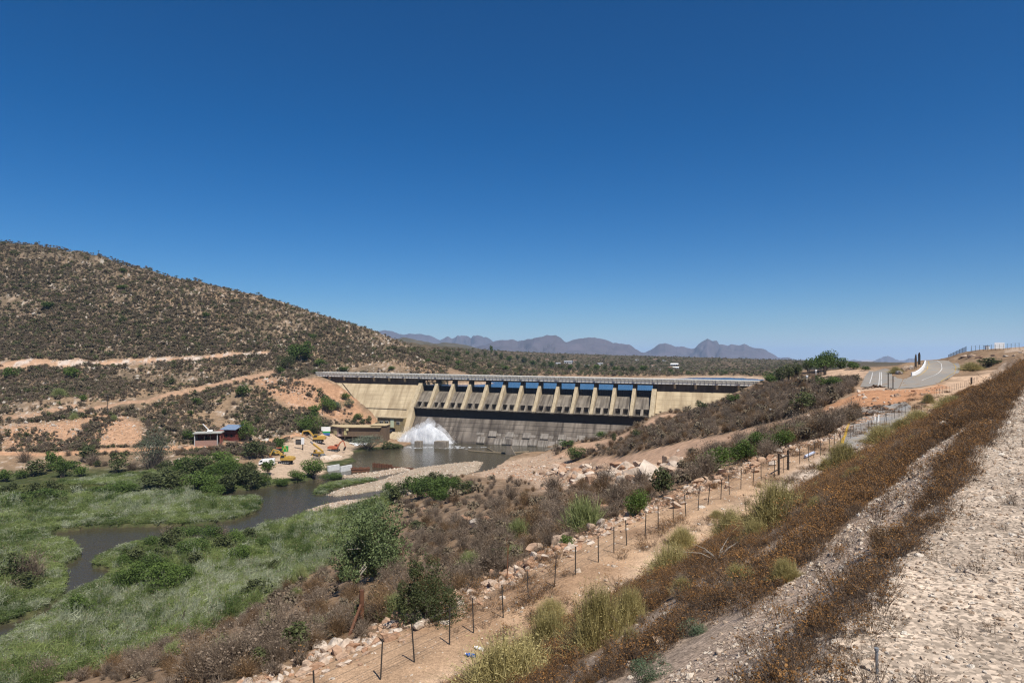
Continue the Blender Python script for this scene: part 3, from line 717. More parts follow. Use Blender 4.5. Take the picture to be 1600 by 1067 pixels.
def spray():
    rg = np.random.default_rng(5)
    o0 = np.array(lev(612, 695, ZR)); v0 = []; V = []; Fc = []
    p0 = np.array(at(618, 692, 352)); right = np.array((1, -.1, 0)); up = np.array((0, 0, 1.)); out = np.array((-.25, -.97, 0))
    s = 352/F
    def arc(n, x0, xa, xb, ha, hb, spread, q, size, thick):
        """n blobs on arcs that start near x0 (pixels from 618) and land between xa and xb, apex between ha and hb pixels"""
        land = rg.uniform(xa, xb, n); apex = rg.uniform(ha, hb, n); u = rg.uniform(0, 1, n)**q
        x = x0 + (land - x0)*u; h = 4*apex*u*(1-u)
        x = x + rg.normal(0, spread, n)*(.3+u); h = np.maximum(h + rg.normal(0, spread*.6, n)*(.3+u), -1)
        dep = rg.normal(0, thick, n)*(.4+u)
        return p0 + s*(x[:, None]*right + h[:, None]*up) + dep[:, None]*out + np.array((0, 0, -1.6)), size*rg.lognormal(0, .5, n)
    # outline of the plume in the photograph: hump, peak at 56 px along and 40 px up, then the long fall to the right
    # a soft core of white water following the outline of the plume, then drops thrown off its surface
    ox = np.array([-3, 2, 10, 18, 25, 33, 40, 46, 51, 56, 60, 65, 72, 79, 85, 91, 97]); oh = np.array([3, 9, 17, 23, 27, 31, 34, 38, 42, 41, 36, 33, 28, 21, 13, 5, 0.])
    nx, nk = 190, 60; xs = np.linspace(-3, 97, nx); hs = np.interp(xs, ox, oh)
    V = []; an = np.linspace(-.2, math.pi+.2, nk)
    Xg, Ag = np.meshgrid(xs, an, indexing='ij'); H = hs[:, None]*np.sin(Ag).clip(-.2) ; Dp = np.cos(Ag)*(2.2 + 2.6*np.sin(np.pi*(xs+3)/100)[:, None])
    nz = fbm(Xg*.30, Ag*2.2, 4, 50)*1.7 + fbm(Xg*.9, Ag*7, 3, 51)*.45
    q = p0 + s*(Xg[..., None]*right + (H*(1+.05*nz) + nz*.7)[..., None]*up) + (Dp + nz*.35)[..., None]*out + np.array((0, 0, -1.6))
    q = p0 + s*(Xg[..., None]*right + (H*.86 + nz*.35)[..., None]*up) + (Dp*.8 + nz*.25)[..., None]*out + np.array((0, 0, -1.6))
    core = q.reshape(-1, 3); i, j = np.mgrid[0:nx-1, 0:nk-1]; cf = (i*nk+j).ravel(); cf = np.stack((cf, cf+1, cf+nk+1, cf+nk), 1)
    A_ = [arc(2500, 0, 85, 101, 26, 33, .8, 1, .035, 1.0), arc(2500, -4, 30, 90, 18, 31, .8, 1, .035, 1.4), arc(1500, 10, 80, 102, 32, 40, 1.6, 1, .035, 1.0),
          arc(2500, 0, 60, 116, 0, 2, 1.2, 1, .20, 3.0), arc(1200, 30, 120, 132, 0, .6, .8, 1, .16, 2.5)]
    k = rg.integers(0, len(core), 4000); A_.append((core[k] + rg.normal(0, 1.0, (4000, 3)), .045*rg.lognormal(0, .4, 4000)))
    c = np.concatenate([a for a, _ in A_]); z = np.concatenate([b for _, b in A_])
    T = np.array([(1, 1, 1), (1, -1, -1), (-1, 1, -1), (-1, -1, 1)], float)
    d = rg.normal(0, 1, (len(c), 4, 3))*.5
    V = c[:, None] + (T[None] + d)*z[:, None, None]*np.array((.7, .7, 1.2))
    V = np.concatenate((core, V.reshape(-1, 3))); V[:, 2] = np.maximum(V[:, 2], ZR - .3)
    b = len(core) + np.arange(len(c))*4
    fs = np.concatenate([np.stack((b+i, b+j, b+k), 1) for i, j, k in ((0, 1, 2), (0, 3, 1), (0, 2, 3), (1, 3, 2))])
    V = V[None]; fs = [cf, fs]
    ring = np.concatenate((np.arange(nk)[None], ((nx-1)*nk + np.arange(nk))[None, ::-1])); caps = ring; ii = np.arange(nx-1); bot = np.stack((ii*nk, (ii+1)*nk, (ii+1)*nk+nk-1, ii*nk+nk-1), 1)
    mist = p0 + s*(Xg[..., None]*1.03*right + (H*1.08 + nz*1.0 + .8)[..., None]*up) + (Dp*1.3 + nz*.4)[..., None]*out + np.array((0, 0, -1.8)); mist[..., 2] = np.where(mist[..., 2] < ZR-.2, ZR-.2 + .1*(mist[..., 2]-ZR), mist[..., 2])
    mm_ = np_mesh('water_mist', mist.reshape(-1, 3), [cf, caps, bot], [MISTM], smooth=False)
    bm = bmesh.new(); bm.from_mesh(mm_); bmesh.ops.triangulate(bm, faces=[f for f in bm.faces if len(f.verts) > 4]); bmesh.ops.recalc_face_normals(bm, faces=bm.faces); bm.to_mesh(mm_); bm.free()
    tag(link('water_mist', mm_), 'thin veil of mist hanging round the water jet', 'mist', kind='stuff')
    o = link('water_spray', np_mesh('water_spray', V.reshape(-1, 3), fs, [WHITE], smooth=True))
    tag(o, 'white plume of water jetting into the pool below the dam', 'spray', kind='stuff')
spray()
x, y, z = lev(680, 699, ZR)
fo = MB()
me = bpy.data.meshes.new('foam'); vs = []
for k in range(60):
    a = 2*math.pi*k/60; r = 1 + .25*math.sin(5*a+1) + .15*math.sin(11*a); vs.append((math.cos(a)*18*r + 4, math.sin(a)*4.5*r, 0))
me.from_pydata(vs, [], [tuple(range(60))]); 
FOAM = mat('foam', (.75, .77, .78), .7)
t, N, L, P = nodes(FOAM)
n = N.new('ShaderNodeTexNoise'); n.inputs['Scale'].default_value = .5; n.inputs['Detail'].default_value = 8; co = N.new('ShaderNodeTexCoord'); L.new(co.outputs['Object'], n.inputs['Vector'])
cr = N.new('ShaderNodeMapRange'); cr.inputs['From Min'].default_value = .48; cr.inputs['From Max'].default_value = .68; L.new(n.outputs['Fac'], cr.inputs['Value']); L.new(cr.outputs[0], P.inputs['Alpha'])
me.materials.append(FOAM); tag(link('foam', me, None, (x, y, ZR+.02)), 'broken white foam drifting on the pool under the spray', 'foam', kind='stuff')
# ------------------------------------------------------------------ buildings by the river
BRICK = mat('red_brick', (.30, .095, .065), .9, .5, 4, dark=(.16, .06, .045), bump=.3)
DKRED = mat('dark_red_timber', (.13, .03, .025), .7, .3, 3)
BROWNW = mat('brown_cladding', (.14, .095, .06), .8, .5, 2, dark=(.06, .04, .03))
PINKW = mat('pinkish_cladding', (.42, .32, .29), .8, .3, 2)
CREAM = mat('cream_panel', (.52, .46, .28), .7, .3, 2)
GREYW = mat('pale_grey_plaster', (.46, .46, .45), .85, .4, 1.6)
ROOFG = mat('flat_roof_slab', (.40, .40, .36), .85, .4, 1.2)
BLUER = mat('blue_painted_sheet', (.21, .28, .39), .55, .5, 1.5)
STRAWR = mat('sandy_roof', (.47, .37, .22), .85, .4, 1)
WHITEP = mat('white_paint', (.78, .78, .77), .5, .25, 2, dark=(.5, .5, .49))
TIMB = mat('dark_timber', (.045, .033, .025), .85, .4, 5)
STEEL = mat('dark_steel_post', (.05, .045, .04), .7, .3, 8)
x, y, z = ground(326, 694)[0]
h1 = empty('brick_shelter', (x, y, z-.2), R(12)); tag(h1, 'open fronted brick shelter with a flat concrete roof beside the dirt track', 'shelter')
MB().box(-5.2, -4.9, -2.6, 2.6, -1, 5.0).build('end_wall', GREYW, h1); MB().box(-4.9, 5.2, 2.3, 2.6, -1, 5.0).build('back_wall', BRICK, h1)
MB().box(-4.9, 3.8, -2.6, -2.35, -1, 2.1).build('parapet_wall', mat('weathered_brick', (.33, .20, .155), .9, .5, 4), h1); MB().box(3.8, 4.1, -2.7, -2.3, -1, 5).build('pillar', GREYW, h1)
for xx in (-1.2, 1.2): MB().box(xx-.14, xx+.14, -2.55, -2.3, 2.1, 5).build('post', TIMB, h1)
MB().box(4.9, 5.2, -2.6, 2.3, -1, 5).build('side_wall', BRICK, h1)
MB().box(-5.7, 5.7, -3.2, 3, 5.0, 5.4).build('roof', ROOFG, h1)
for xx in (.0, 1.1):
    o = MB().tube([(xx, 0, 5.4), (xx, 0, 5.8)], .1, 6).build('dish_mast', STEEL, h1); MB().tube([(xx, -.1, 5.7), (xx, -.35, 6.0)], [.1, .55], 10).build('satellite_dish', WHITEP, o)
MB().bar((-3, 3, 8.6), (-.2, 2.6, 5.6), .25).build('gutter_pipe', WHITEP, h1)
x, y, z = ground(356, 688)[0]
h2 = empty('brick_cottage', (x, y+1, z-.1), R(-10)); tag(h2, 'small red brick cottage with a blue sheet roof', 'cottage')
MB().box(-5.6, -1.3, -2.4, 2.6, -1, 4.2).build('brick_wall', BRICK, h2); MB().box(-1.3, 4.2, -1.8, 2.6, -1, 5.0).build('timber_wall', DKRED, h2)
d = MB().box(-3.9, -2.7, -2.5, -2.4, 0, 2.4).build('door', GREYW, h2); MB().box(-2.95, -2.85, -2.56, -2.5, 1.1, 1.25).build('handle', STEEL, d)
for xx in (.0, 2.4): f = MB().box(xx-.5, xx+.5, -1.9, -1.8, 1.7, 2.8).build('window', TIMB, h2); MB().box(xx-.42, xx+.42, -1.93, -1.901, 1.78, 2.72).build('pane', GLASSD, f)
rf = MB(); rf.prism([(-3.3, 4.95), (3.2, 6.5), (3.2, 6.62), (-3.3, 5.07)], -2.2, 5.2)
for k in range(12): xx = -2.1 + k*.65; rf.bar((xx, -3.3, 5.1), (xx, 3.2, 6.65), .1)
rf.build('roof', BLUER, h2)
MB().box(-5.8, 5.4, -3.6, -2.9, -2, .05).build('stone_plinth', mat('rubble_stone', (.46, .38, .28), .9, .7, 1.5), h2)

x, y, z = ground(541, 690)[0]
b = empty('works_building', (x, y, -41.4), R(-3)); tag(b, 'long brown works building on stilts at the foot of the dam', 'building')
x0, x1, y0, y1 = -1.8, 17.5, -1, 8.5
MB().box(x0, x1, y0+.15, y1, 1.6, 6.2).build('long_wall', BROWNW, b)
MB().box(x0-.12, x0, y0+.2, y1, 1.6, 6.2).build('end_wall', PINKW, b)
# the lit end seen from the camera: a cranked bay with cream shutter and pinkish wall
MB().prism([(-8.6, 3.6), (-8.6, 6.5), (-1.95, 6.5), (-1.95, .2), (-4.4, .2)], 1.6, 6.2, 'z').build('end_bay', PINKW, b)
MB().bar((-8.2, 2.85, 3.9), (-5.0, .35, 3.9), .12, 3.2).build('shutter', CREAM, b)
for k in range(2):
    f = MB().box(-4.0+k*.9, -3.4+k*.9, .06, .2, 2.9, 5.6).build('window', TIMB, b)
    for j in range(4): MB().box(-3.95+k*.9, -3.45+k*.9, .0, .06, 2.95+j*.68, 3.45+j*.68).build('pane', GLASSD, f)
f = MB().box(-.9, .5, y0+.05, y0+.15, 2.3, 5.8).build('window', CREAM, b)
for j in range(4): MB().box(-.8, .4, y0, y0+.05, 2.4+j*.85, 3.05+j*.85).build('pane', mat('yellow_pane', (.42, .37, .18), .4) if j == 0 else bpy.data.materials['yellow_pane'], f)
m = MB().prism([(-9.4, 3.4), (-9.4, 9), (18, 9), (18, -1.9), (-1.6, -1.9), (-4.6, -.5)], 6.203, 6.55, 'z'); m.build('roof', STRAWR, b)
for xx in (-7.5, -4.2, -1, 3, 7, 11, 15):
    for yy in (.6, 7): MB().box(xx-.25, xx+.25, yy+(2.6 if xx < -6 else 0), yy+.5+(2.6 if xx < -6 else 0), -2.5, 1.6).build('stilt', TIMB if yy > 1 else ROCKP, b)
MB().box(12.6, 20.2, -.2, 8, -2.5, 7.0).build('stair_block', BROWNW, b); MB().box(12.2, 20.6, -.7, 8.4, 7.003, 7.4).build('stair_roof', STRAWR, b)
m = MB(); m.box(.4, 1.5, -1.6, -1.0, 4.6, 6.2); m.build('air_unit', CREAM, b)

# white slabs heaped by the stilts
for k in range(7):
    x, y, z = ground(551 + 3.2*k, 694 + (k % 3)*1.2)[0]
    o = MB().box(-1.6, 1.6, -.8, .8, 0, .5).build('white_slab', WHITEP, None, .05, (x, y, z + .35*(k % 2) + .1)); o.rotation_euler = (.2*math.sin(k), .16*math.cos(k*2), k*.7)
    tag(o, 'white slab in a heap under the stilted works building', 'slab', 'white slabs by the works building')

# ------------------------------------------------------------------ machines in the yard
YEL = mat('yellow_paint', (.50, .31, .055), .6, .8, 1.6, dark=(.26, .17, .07))
ORA = mat('orange_paint', (.46, .13, .06), .6, .7, 1.6, dark=(.24, .10, .06))
BLK = mat('black_rubber', (.022, .02, .018), .8, .3, 6)
GRN = mat('green_paint', (.03, .30, .06), .5)
GREYM = mat('grey_metal', (.20, .21, .22), .6, .3, 3)
BLUEP = mat('blue_paint', (.05, .13, .33), .5)
def excavator(name, label, loc, rz, paint, pose, sc=1.0):
    e = empty(name, loc, rz); e.scale = (sc,)*3
    tag(e, label, 'excavator', 'machines parked in the riverside yard')
    for s in (-1, 1):
        tk = MB().prism([(-2.1, .15), (-1.7, 0), (1.7, 0), (2.1, .15), (2.2, .55), (1.8, .95), (-1.8, .95), (-2.2, .55)], s*1.25-.3, s*1.25+.3, 'y').build('track', BLK, e)
        mw = MB()
        for k in range(5): mw.tube([(-1.5+.75*k, s*1.25-.34, .42), (-1.5+.75*k, s*1.25+.34, .42)], .26, 8)
        mw.build('track_roller', GREYM, tk)
    MB().box(-1, 1, -1, 1, .5, 1.12).build('undercarriage', GREYM, e)
    MB().prism([(-2.6, 1.2), (-2.9, 1.6), (-2.8, 2.5), (-.5, 2.6), (1.3, 2.1), (1.4, 1.2)], -1.3, 1.3, 'y').build('body', paint, e, .06)
    MB().prism([(-3.2, 1.25), (-3.25, 2.2), (-2.62, 2.4), (-2.62, 1.25)], -1.28, 1.28, 'y').build('counterweight', paint, e, .06)
    c = MB().prism([(-.3, 1.9), (-.3, 3.15), (1.0, 3.15), (1.5, 2.4), (1.5, 1.3), (-.3, 1.3)], .35, 1.31, 'y').build('cab', paint, e, .04)
    MB().prism([(-.15, 2.2), (-.15, 3.0), (.95, 3.0), (1.35, 2.35), (1.35, 2.1)], .32, 1.34, 'y').build('window', GLASSD, c)
    MB().box(-.4, 1.1, .3, 1.36, 3.152, 3.26).build('cab_roof', paint, c)
    (bx, bz), (ex, ez), (sx, sz), (ux, uz) = pose
    m = MB(); m.bar((.9, -.25, 1.6), (bx, -.25, bz), .45, .62); m.bar((bx, -.25, bz), (ex, -.25, ez), .42, .5); m.build('boom', paint, e, .03)
    MB().bar((ex, -.25, ez), (sx, -.25, sz), .34, .42).build('stick', paint, e, .03)
    MB().prism([(sx-.2, sz+.3), (sx+.25, sz+.2), (ux+.2, uz), (ux-.5, uz-.1), (sx-.75, sz-.35)], -.8, .3, 'y').build('bucket', RUST if paint is YEL else BLK, e)
    m = MB()
    for yy in (-.58, .08): m.bar((1.2, yy, 1.5), ((.9+bx)/2+.5, yy, (1.6+bz)/2), .12)
    m.bar((bx, -.25, bz+.35), (ex+.1, -.25, ez+.3), .14); m.build('hydraulic_cylinder', GREYM, e)
    return e
g_ = lambda px, py: ground(px, py)[0]
excavator('excavator', 'yellow tracked excavator under the tree, boom reaching left over the yard', g_(496, 691), R(184), YEL, ((3.4, 4.6), (5.6, 4.4), (6.4, 1.6), (6.0, .5)), 1.22)
excavator('excavator', 'orange tracked excavator near the stilted works building', g_(523, 705), R(-4), ORA, ((2.9, 4.4), (4.3, 5.2), (5.3, 2.0), (4.8, .6)), .95)
excavator('excavator', 'yellow tracked excavator nearest the river, behind the big bush', g_(446, 724), R(176), YEL, ((2.6, 4.4), (4.6, 4.9), (5.8, 2.6), (5.2, 1.2)), 1.12)
def wheels(e, xs, w_, r):
    mw = MB().tube([(0, -.25, 0), (0, .25, 0)], r, 12).mesh('wheel', BLK); rw = MB().tube([(0, -.28, 0), (0, .28, 0)], r*.5, 8).mesh('rim', YEL)
    for xx in xs:
        for s in (-1, 1): k = link('wheel', mw, e, (xx, s*w_, r)); link('rim', rw, k)
cr = empty('mobile_crane', g_(497, 713), R(150)); cr.scale = (.95,)*3; tag(cr, 'yellow wheeled crane with raised boom in the middle of the yard', 'crane', 'machines parked in the riverside yard')
wheels(cr, (-2.0, 2.0), 1.15, .7)
MB().box(-3.3, 3.4, -1.1, 1.1, .75, 1.35).build('chassis', GREYM, cr, .05); MB().box(-2.6, .8, -1.15, 1.15, 1.36, 2.1).build('turret', YEL, cr, .06)
k = MB().prism([(.3, 1.4), (.3, 3.1), (1.4, 3.1), (1.9, 2.2), (1.9, 1.4)], .1, 1.15, 'y').build('cab', YEL, cr, .04); MB().prism([(.45, 2.1), (.45, 2.95), (1.35, 2.95), (1.75, 2.2)], .07, 1.18, 'y').build('window', GLASSD, k)
bo = MB(); bo.bar((-2.6, -.4, 2.4), (3.5, -.4, 5.4), .6, .75); bo.build('boom', YEL, cr, .04); MB().bar((3.4, -.4, 5.35), (5.2, -.4, 6.3), .42, .55).build('boom_tip', GREYM, cr)
for sx in (-3.0, 3.1): MB().box(sx-.15, sx+.15, -1.9, 1.9, .5, .72).build('outrigger', GREYM, cr)
ld = empty('backhoe_loader', g_(434, 711), R(200)); tag(ld, 'yellow and grey backhoe loader with an orange cab roof', 'loader', 'machines parked in the riverside yard')
wheels(ld, (-1.5,), 1.0, .85); wheels(ld, (1.6,), .95, .6)
MB().box(-1.9, 2.2, -.6, .6, .7, 1.6).build('body', YEL, ld, .05); MB().prism([(.6, 1.6), (.6, 2.1), (2.4, 1.9), (2.4, 1.6)], -.55, .55, 'y').build('bonnet', GREYM, ld)
c = MB().box(-1.3, .5, -.75, .75, 1.6, 3.0).build('cab', GLASSD, ld); MB().box(-1.45, .65, -.85, .85, 3.003, 3.15).build('cab_roof', ORA, c)
MB().box(2.5, 3.3, -1.2, 1.2, .3, 1.1).build('bucket', YEL, ld, .05)
m = MB(); m.bar((-1.9, 0, 1.4), (-2.8, 0, 3.6), .3); m.bar((-2.8, 0, 3.6), (-3.6, 0, 1.6), .26); m.build('rear_arm', YEL, ld)
tr_ = empty('white_truck', g_(417, 727), R(10)); tag(tr_, 'white covered truck half hidden behind the bank bushes', 'truck', 'machines parked in the riverside yard')
wheels(tr_, (-1.8, 1.8), .95, .45)
MB().prism([(-2.9, .6), (-2.9, 1.4), (-2.3, 2.3), (-1.1, 2.5), (2.9, 2.7), (2.9, .6)], -1.1, 1.1, 'y').build('body', WHITEP, tr_, .05)
MB().prism([(-2.75, 1.45), (-2.28, 2.1), (-1.5, 2.25), (-1.5, 1.45)], -1.12, 1.12, 'y').build('window', GLASSD, tr_)
for px, lab in ((443.5, 'green wheeled bin, left one of the pair by the loader'), (447.8, 'green wheeled bin, right one of the pair by the loader')):
    bn = empty('green_bin', g_(px, 705.5)); tag(bn, lab, 'bin', 'green bins in the yard')
    MB().prism([(-.5, 0), (.5, 0), (.6, 2.2), (-.6, 2.2)], -.55, .55, 'y').build('body', GRN, bn, .04); MB().box(-.66, .66, -.62, .62, 2.203, 2.36).build('lid', GRN, bn, .03)
sg = empty('notice_board', g_(473, 703), R(-10)); tag(sg, 'white notice board on a dark post at the yard entrance', 'sign')
MB().box(-.18, .18, -.12, .12, 0, 2.7).build('post', TIMB, sg); MB().box(-.75, .75, -.2, -.05, 2.5, 5.4).build('board', WHITEP, sg, .03); MB().box(-3.4, -.78, -.1, .1, 2.3, 4.6).build('side_board', TIMB, sg)
for k in range(3): MB().box(-3.3, -.9, -.16, -.1, 2.7+.6*k, 2.85+.6*k).build('board_rail', GREYM, sg)
ct = empty('painted_screen', g_(509, 680), R(6)); tag(ct, 'white screen with green and blue bands beside the round tree', 'screen')
MB().box(-2.2, 2.2, 0, .4, 2.0, 4.2).build('white_band', WHITEP, ct); MB().box(-2.3, 2.1, 0, .4, 1.2, 1.997).build('green_band', GRN, ct); MB().box(-2.6, 2.0, 0, .4, .1, 1.197).build('blue_band', BLUEP, ct)
o = slab_between('block_wall', g_(488.5, 717.5), g_(500, 718), .6, -43, -41.2, ROCKP); o.location.z = g_(494, 718)[2]+41.2+1.2; tag(o, 'low grey concrete block wall at the yard edge', 'wall')
for px, py, r_ in ((508, 716, 2.4), (523, 715, 3.0), (514, 718, 1.8)):
    x, y, z = g_(px, py)
    bm = bmesh.new(); bmesh.ops.create_icosphere(bm, subdivisions=3, radius=1)
    for v in bm.verts: v.co = Vector((v.co.x*r_, v.co.y*r_*.8, max(v.co.z, -.2)*r_*.45)) * (1 + .16*math.sin(v.co.x*7+px)*math.cos(v.co.y*6))
    me = bpy.data.meshes.new('sand_heap'); bm.to_mesh(me); bm.free(); me.materials.append(mat('pale_sand', (.56, .46, .36), .95, .4, 2) if px == 508 else bpy.data.materials['pale_sand'])
    tag(link('sand_heap', me, None, (x, y, z)), {508: 'left heap of pale sand beside the low block wall', 523: 'largest heap of pale sand, nearest the river pool', 514: 'smallest heap of pale sand, between the other two'}[px], 'sand heap', 'sand heaps in the yard')

# ------------------------------------------------------------------ poles and far houses
def pole(px, py, h, lab, arms=True, sc=1):
    x, y, z = ground(px, py)[0]
    e = empty('utility_pole', (x, y, z)); tag(e, lab, 'pole', 'utility poles on the hillsides')
    MB().tube([(0, 0, -.5), (0, 0, h)], [.16*sc, .11*sc], 6).build('pole', STEEL, e)
    if arms:
        MB().bar((-.9, 0, h-.6), (.9, 0, h-.6), .12*sc).build('crossarm', STEEL, e)
        for q in (-.8, 0, .8): MB().tube([(q, 0, h-.55), (q, 0, h-.2)], .07, 5).build('insulator', STEEL, e)
pole(61, 391.5, 7.4, 'thin utility pole on the skyline, the upper of the two', True, 1.3)
pole(154, 408, 9.5, 'thin utility pole on the skyline, the lower of the two', True, 1.3)
pole(168, 648, 9.5, 'utility pole among the shrubs above the scree slope')
pole(504, 648, 6, 'short lamp pole beside the cactus clump left of the dam', False)
pole(388, 522, 3.4, 'short white topped marker post on the hill path', False)
HW = [mat('white_house_wall', (.74, .73, .70), .8), mat('beige_house_wall', (.50, .43, .35), .8)]
HR = [mat('grey_roof', (.30, .30, .31), .7), mat('brown_tile_roof', (.22, .13, .09), .8)]
for px, py, wpx, kind, lab in ((1054, 570.5, 11, 0, 'white house, largest on the ridge beyond the dam'), (1056, 575, 9, 0, 'white house just below the largest white house'), (1047, 574.5, 7, 1, 'grey roofed house left of the white houses'), (1042, 571, 6, 1, 'beige house above the grey roofed house'),
        (1038, 563, 5, 0, 'small white house high on the ridge beyond the dam'), (1020, 571, 6, 1, 'beige house among trees left of the white houses'), (1012, 574, 6, 1, 'low house among dark trees over the spillway'), (1024, 561.5, 6, 1, 'house beside a dark tree line on the ridge'), (1030, 577, 5, 0, 'small pale house near the far shore'),
        (952, 570.5, 7, 1, 'beige house left of the tree clump on the far shore'), (995, 562, 5, 0, 'tiny white house at the foot of the ridge trees'), (888, 567, 12, 0, 'long grey roofed house above the right spillway bays'), (872, 568, 8, 0, 'pale house beside the long grey roofed house'), (898, 564, 7, 1, 'beige house up the slope from the long house'),
        (855, 561, 5, 1, 'small house behind the far trees'), (938, 569, 8, 0, 'white house by the far shore trees'), (917, 571, 7, 0, 'grey white house below the ridge centre')):
    x, y, z = ground(px, py+1.2)[0]; wd = wpx*y/F; hh = wd*.3
    e = empty('house', (x, y, z-.5), R(rnd.uniform(-25, 25))); tag(e, lab, 'house', 'houses on the far shore')
    MB().box(-wd/2, wd/2, -wd*.25, wd*.25, 0, hh).build('wall', HW[kind], e)
    MB().prism([(-wd*.3, hh), (wd*.3, hh), (0, hh + wd*.14)], -wd*.54, wd*.54).build('roof', HW[0] if px in (1054, 1056) else HR[kind], e)
    for q in (-.3, 0, .3): MB().box(wd*q-wd*.06, wd*q+wd*.06, -wd*.25-.08, -wd*.25, hh*.35, hh*.75).build('window', GLASSD, e)

# ------------------------------------------------------------------ the old tarred road
ASPH = mat('old_asphalt', (.235, .225, .205), .9, .9, .35, dark=(.30, .235, .17), bump=.15)
ASPH2 = mat('worn_asphalt', (.25, .245, .235), .9, .9, .4, dark=(.32, .25, .185))
YLINE = mat('yellow_line', (.55, .34, .04), .8, .5, 4); WLINE = mat('white_line', (.62, .60, .56), .8, .6, 3, dark=(.3, .29, .27))
def road(name, label, rows, m, lift=.07, ns=10, nw=9, cat='road', parent=None):
    Lf = ground(*np.array([r[0] for r in rows], float).T)[:, :2]; Rt = ground(*np.array([r[1] for r in rows], float).T)[:, :2]
    k = np.linspace(0, len(rows)-1, (len(rows)-1)*ns + 1)
    li = np.stack([np.interp(k, range(len(rows)), Lf[:, i]) for i in (0, 1)], 1); ri = np.stack([np.interp(k, range(len(rows)), Rt[:, i]) for i in (0, 1)], 1)
    u = np.linspace(0, 1, nw)[None, :, None]
    g = li[:, None]*(1-u) + ri[:, None]*u
    z = height(g[..., 0].ravel(), g[..., 1].ravel(), False) 
    z2 = height(g[..., 0].ravel(), g[..., 1].ravel()); z = np.maximum(z, z2) + lift
    a, b_ = np.mgrid[0:len(k)-1, 0:nw-1]; q = (a*nw+b_).ravel()
    o = link(name, np_mesh(name, np.c_[g.reshape(-1, 2), z], [np.stack((q, q+1, q+nw+1, q+nw), 1)], [m], smooth=True), parent)
    if parent is None: tag(o, label, cat, kind='structure')
    return o
r1 = road('road', 'broken stretch of old tarred road behind the post fence', [((1311, 704), (1340, 703)), ((1317, 688), (1365, 684)), ((1323, 672), (1398, 667)), ((1330, 655), (1418, 650)), ((1337, 641), (1424, 636)), ((1342, 637.5), (1414, 628.5))], ASPH2)
r2 = road('road', 'tarred road running straight to the dam crest', [((1344, 604.5), (1403, 608)), ((1350, 592), (1411, 593)), ((1353.5, 586), (1394.5, 588)), ((1357.5, 580.8), (1393, 580.8)), ((1359, 579), (1392, 579))], ASPH)
r3 = road('road', 'tarred road curving uphill past the white barrier', [((1412, 593), (1404, 608)), ((1425, 588), (1462, 601)), ((1436, 583), (1488, 588.5)), ((1443, 577), (1501, 576)), ((1446, 571), (1498, 568)), ((1447, 564), (1483, 564)), ((1447, 562.2), (1480, 562.2))], ASPH)
def stripe(par, pts, m, wd):
    P0 = ground(*np.array(pts, float).T)[:, :2]; d = np.gradient(P0, axis=0); d /= np.linalg.norm(d, axis=1)[:, None]; nn = np.c_[-d[:, 1], d[:, 0]]*wd/2
    k = np.linspace(0, len(pts)-1, 40*(len(pts)-1)+1); f = lambda A: np.stack([np.interp(k, range(len(pts)), A[:, i]) for i in (0, 1)], 1)
    a, b_ = f(P0+nn), f(P0-nn); g = np.concatenate([a, b_]); z = np.maximum(height(*g.T, False), height(*g.T)) + .11
    q = np.arange(len(k)-1); link('road_marking', np_mesh('road_marking', np.c_[g, z], [np.stack((q, q+1, q+1+len(k), q+len(k)), 1)], [m]), par)
stripe(r1, [(1336, 643), (1328, 661), (1322, 677), (1316, 695)], YLINE, .28); stripe(r1, [(1329, 655.5), (1338, 655)], YLINE, .5)
for a, b_ in (((1375, 644), (1372, 668)), ((1369, 647), (1366, 664))): stripe(r1, [a, b_], WLINE, .22)
for a, b_ in (((1375, 582), (1373, 604)), ((1377.5, 582), (1377, 604)), ((1364, 582), (1359, 600))): stripe(r2, [a, b_], WLINE, .22)
stripe(r3, [(1425, 591), (1440, 585), (1449, 577), (1452, 570), (1451, 565)], YLINE, .15); stripe(r3, [(1440, 596), (1463, 586), (1472, 577), (1471, 569), (1464, 564)], WLINE, .18); stripe(r3, [(1470, 597), (1490, 584), (1494, 575), (1490, 569)], YLINE, .15)
# white curved barrier and the two dark chevron boards
bw = empty('road_barrier', ground(1434, 582)[0]); tag(bw, 'white concrete barrier curving round the bend of the uphill road', 'barrier')
bp = [(1424.5, 588), (1430, 587), (1436, 583.5), (1441, 579), (1444.5, 573.5), (1446, 568), (1445.5, 562.5)]
G = ground(*np.array(bp).T); org = np.array(bw.location)
for i in range(len(bp)-1):
    a, c = G[i]-org, G[i+1]-org; a = a + (0, 0, .5); c = c + (0, 0, .5)
    MB().bar(a, a+(c-a)*.97, .35, 1.25).build('barrier_unit', WHITEP, bw, .04)
for px, py, lab in ((1431.2, 577, 'tall dark pointed board, left of the pair on the road bend'), (1436.5, 574, 'tall dark pointed board, right of the pair on the road bend')):
    x, y, z = ground(px, py)[0]; e = empty('chevron_board', (x, y, z), R(20 if px < 1434 else -25)); tag(e, lab, 'board', 'dark boards on the road bend')
    MB().prism([(-.34, .8), (.34, .8), (.34, 3.7), (.2, 4.5), (-.05, 4.7), (-.34, 4.0)], -.06, .06, 'y').build('panel', TIMB, e)
    for q in (-.27, .27): MB().box(q-.05, q+.05, .06, .18, -.4, 3.5).build('post', STEEL, e)
for px, py, h, lab in ((1388, 608.5, 3.4, 'taller dark post at the end of the closed road'), (1395.5, 608.5, 2.7, 'shorter dark post at the end of the closed road')):
    x, y, z = ground(px, py)[0]; e = empty('road_post', (x, y, z)); tag(e, lab, 'post', 'posts closing the road')
    MB().tube([(0, 0, -.4), (0, 0, h)], .10, 8).build('post', TIMB, e); MB().tube([(0, 0, h), (0, 0, h+.08)], .19, 8).build('cap', TIMB, e); MB().box(-.5, .5, -.5, .5, -.3, .18).build('footing', ROCKP, e, .05)
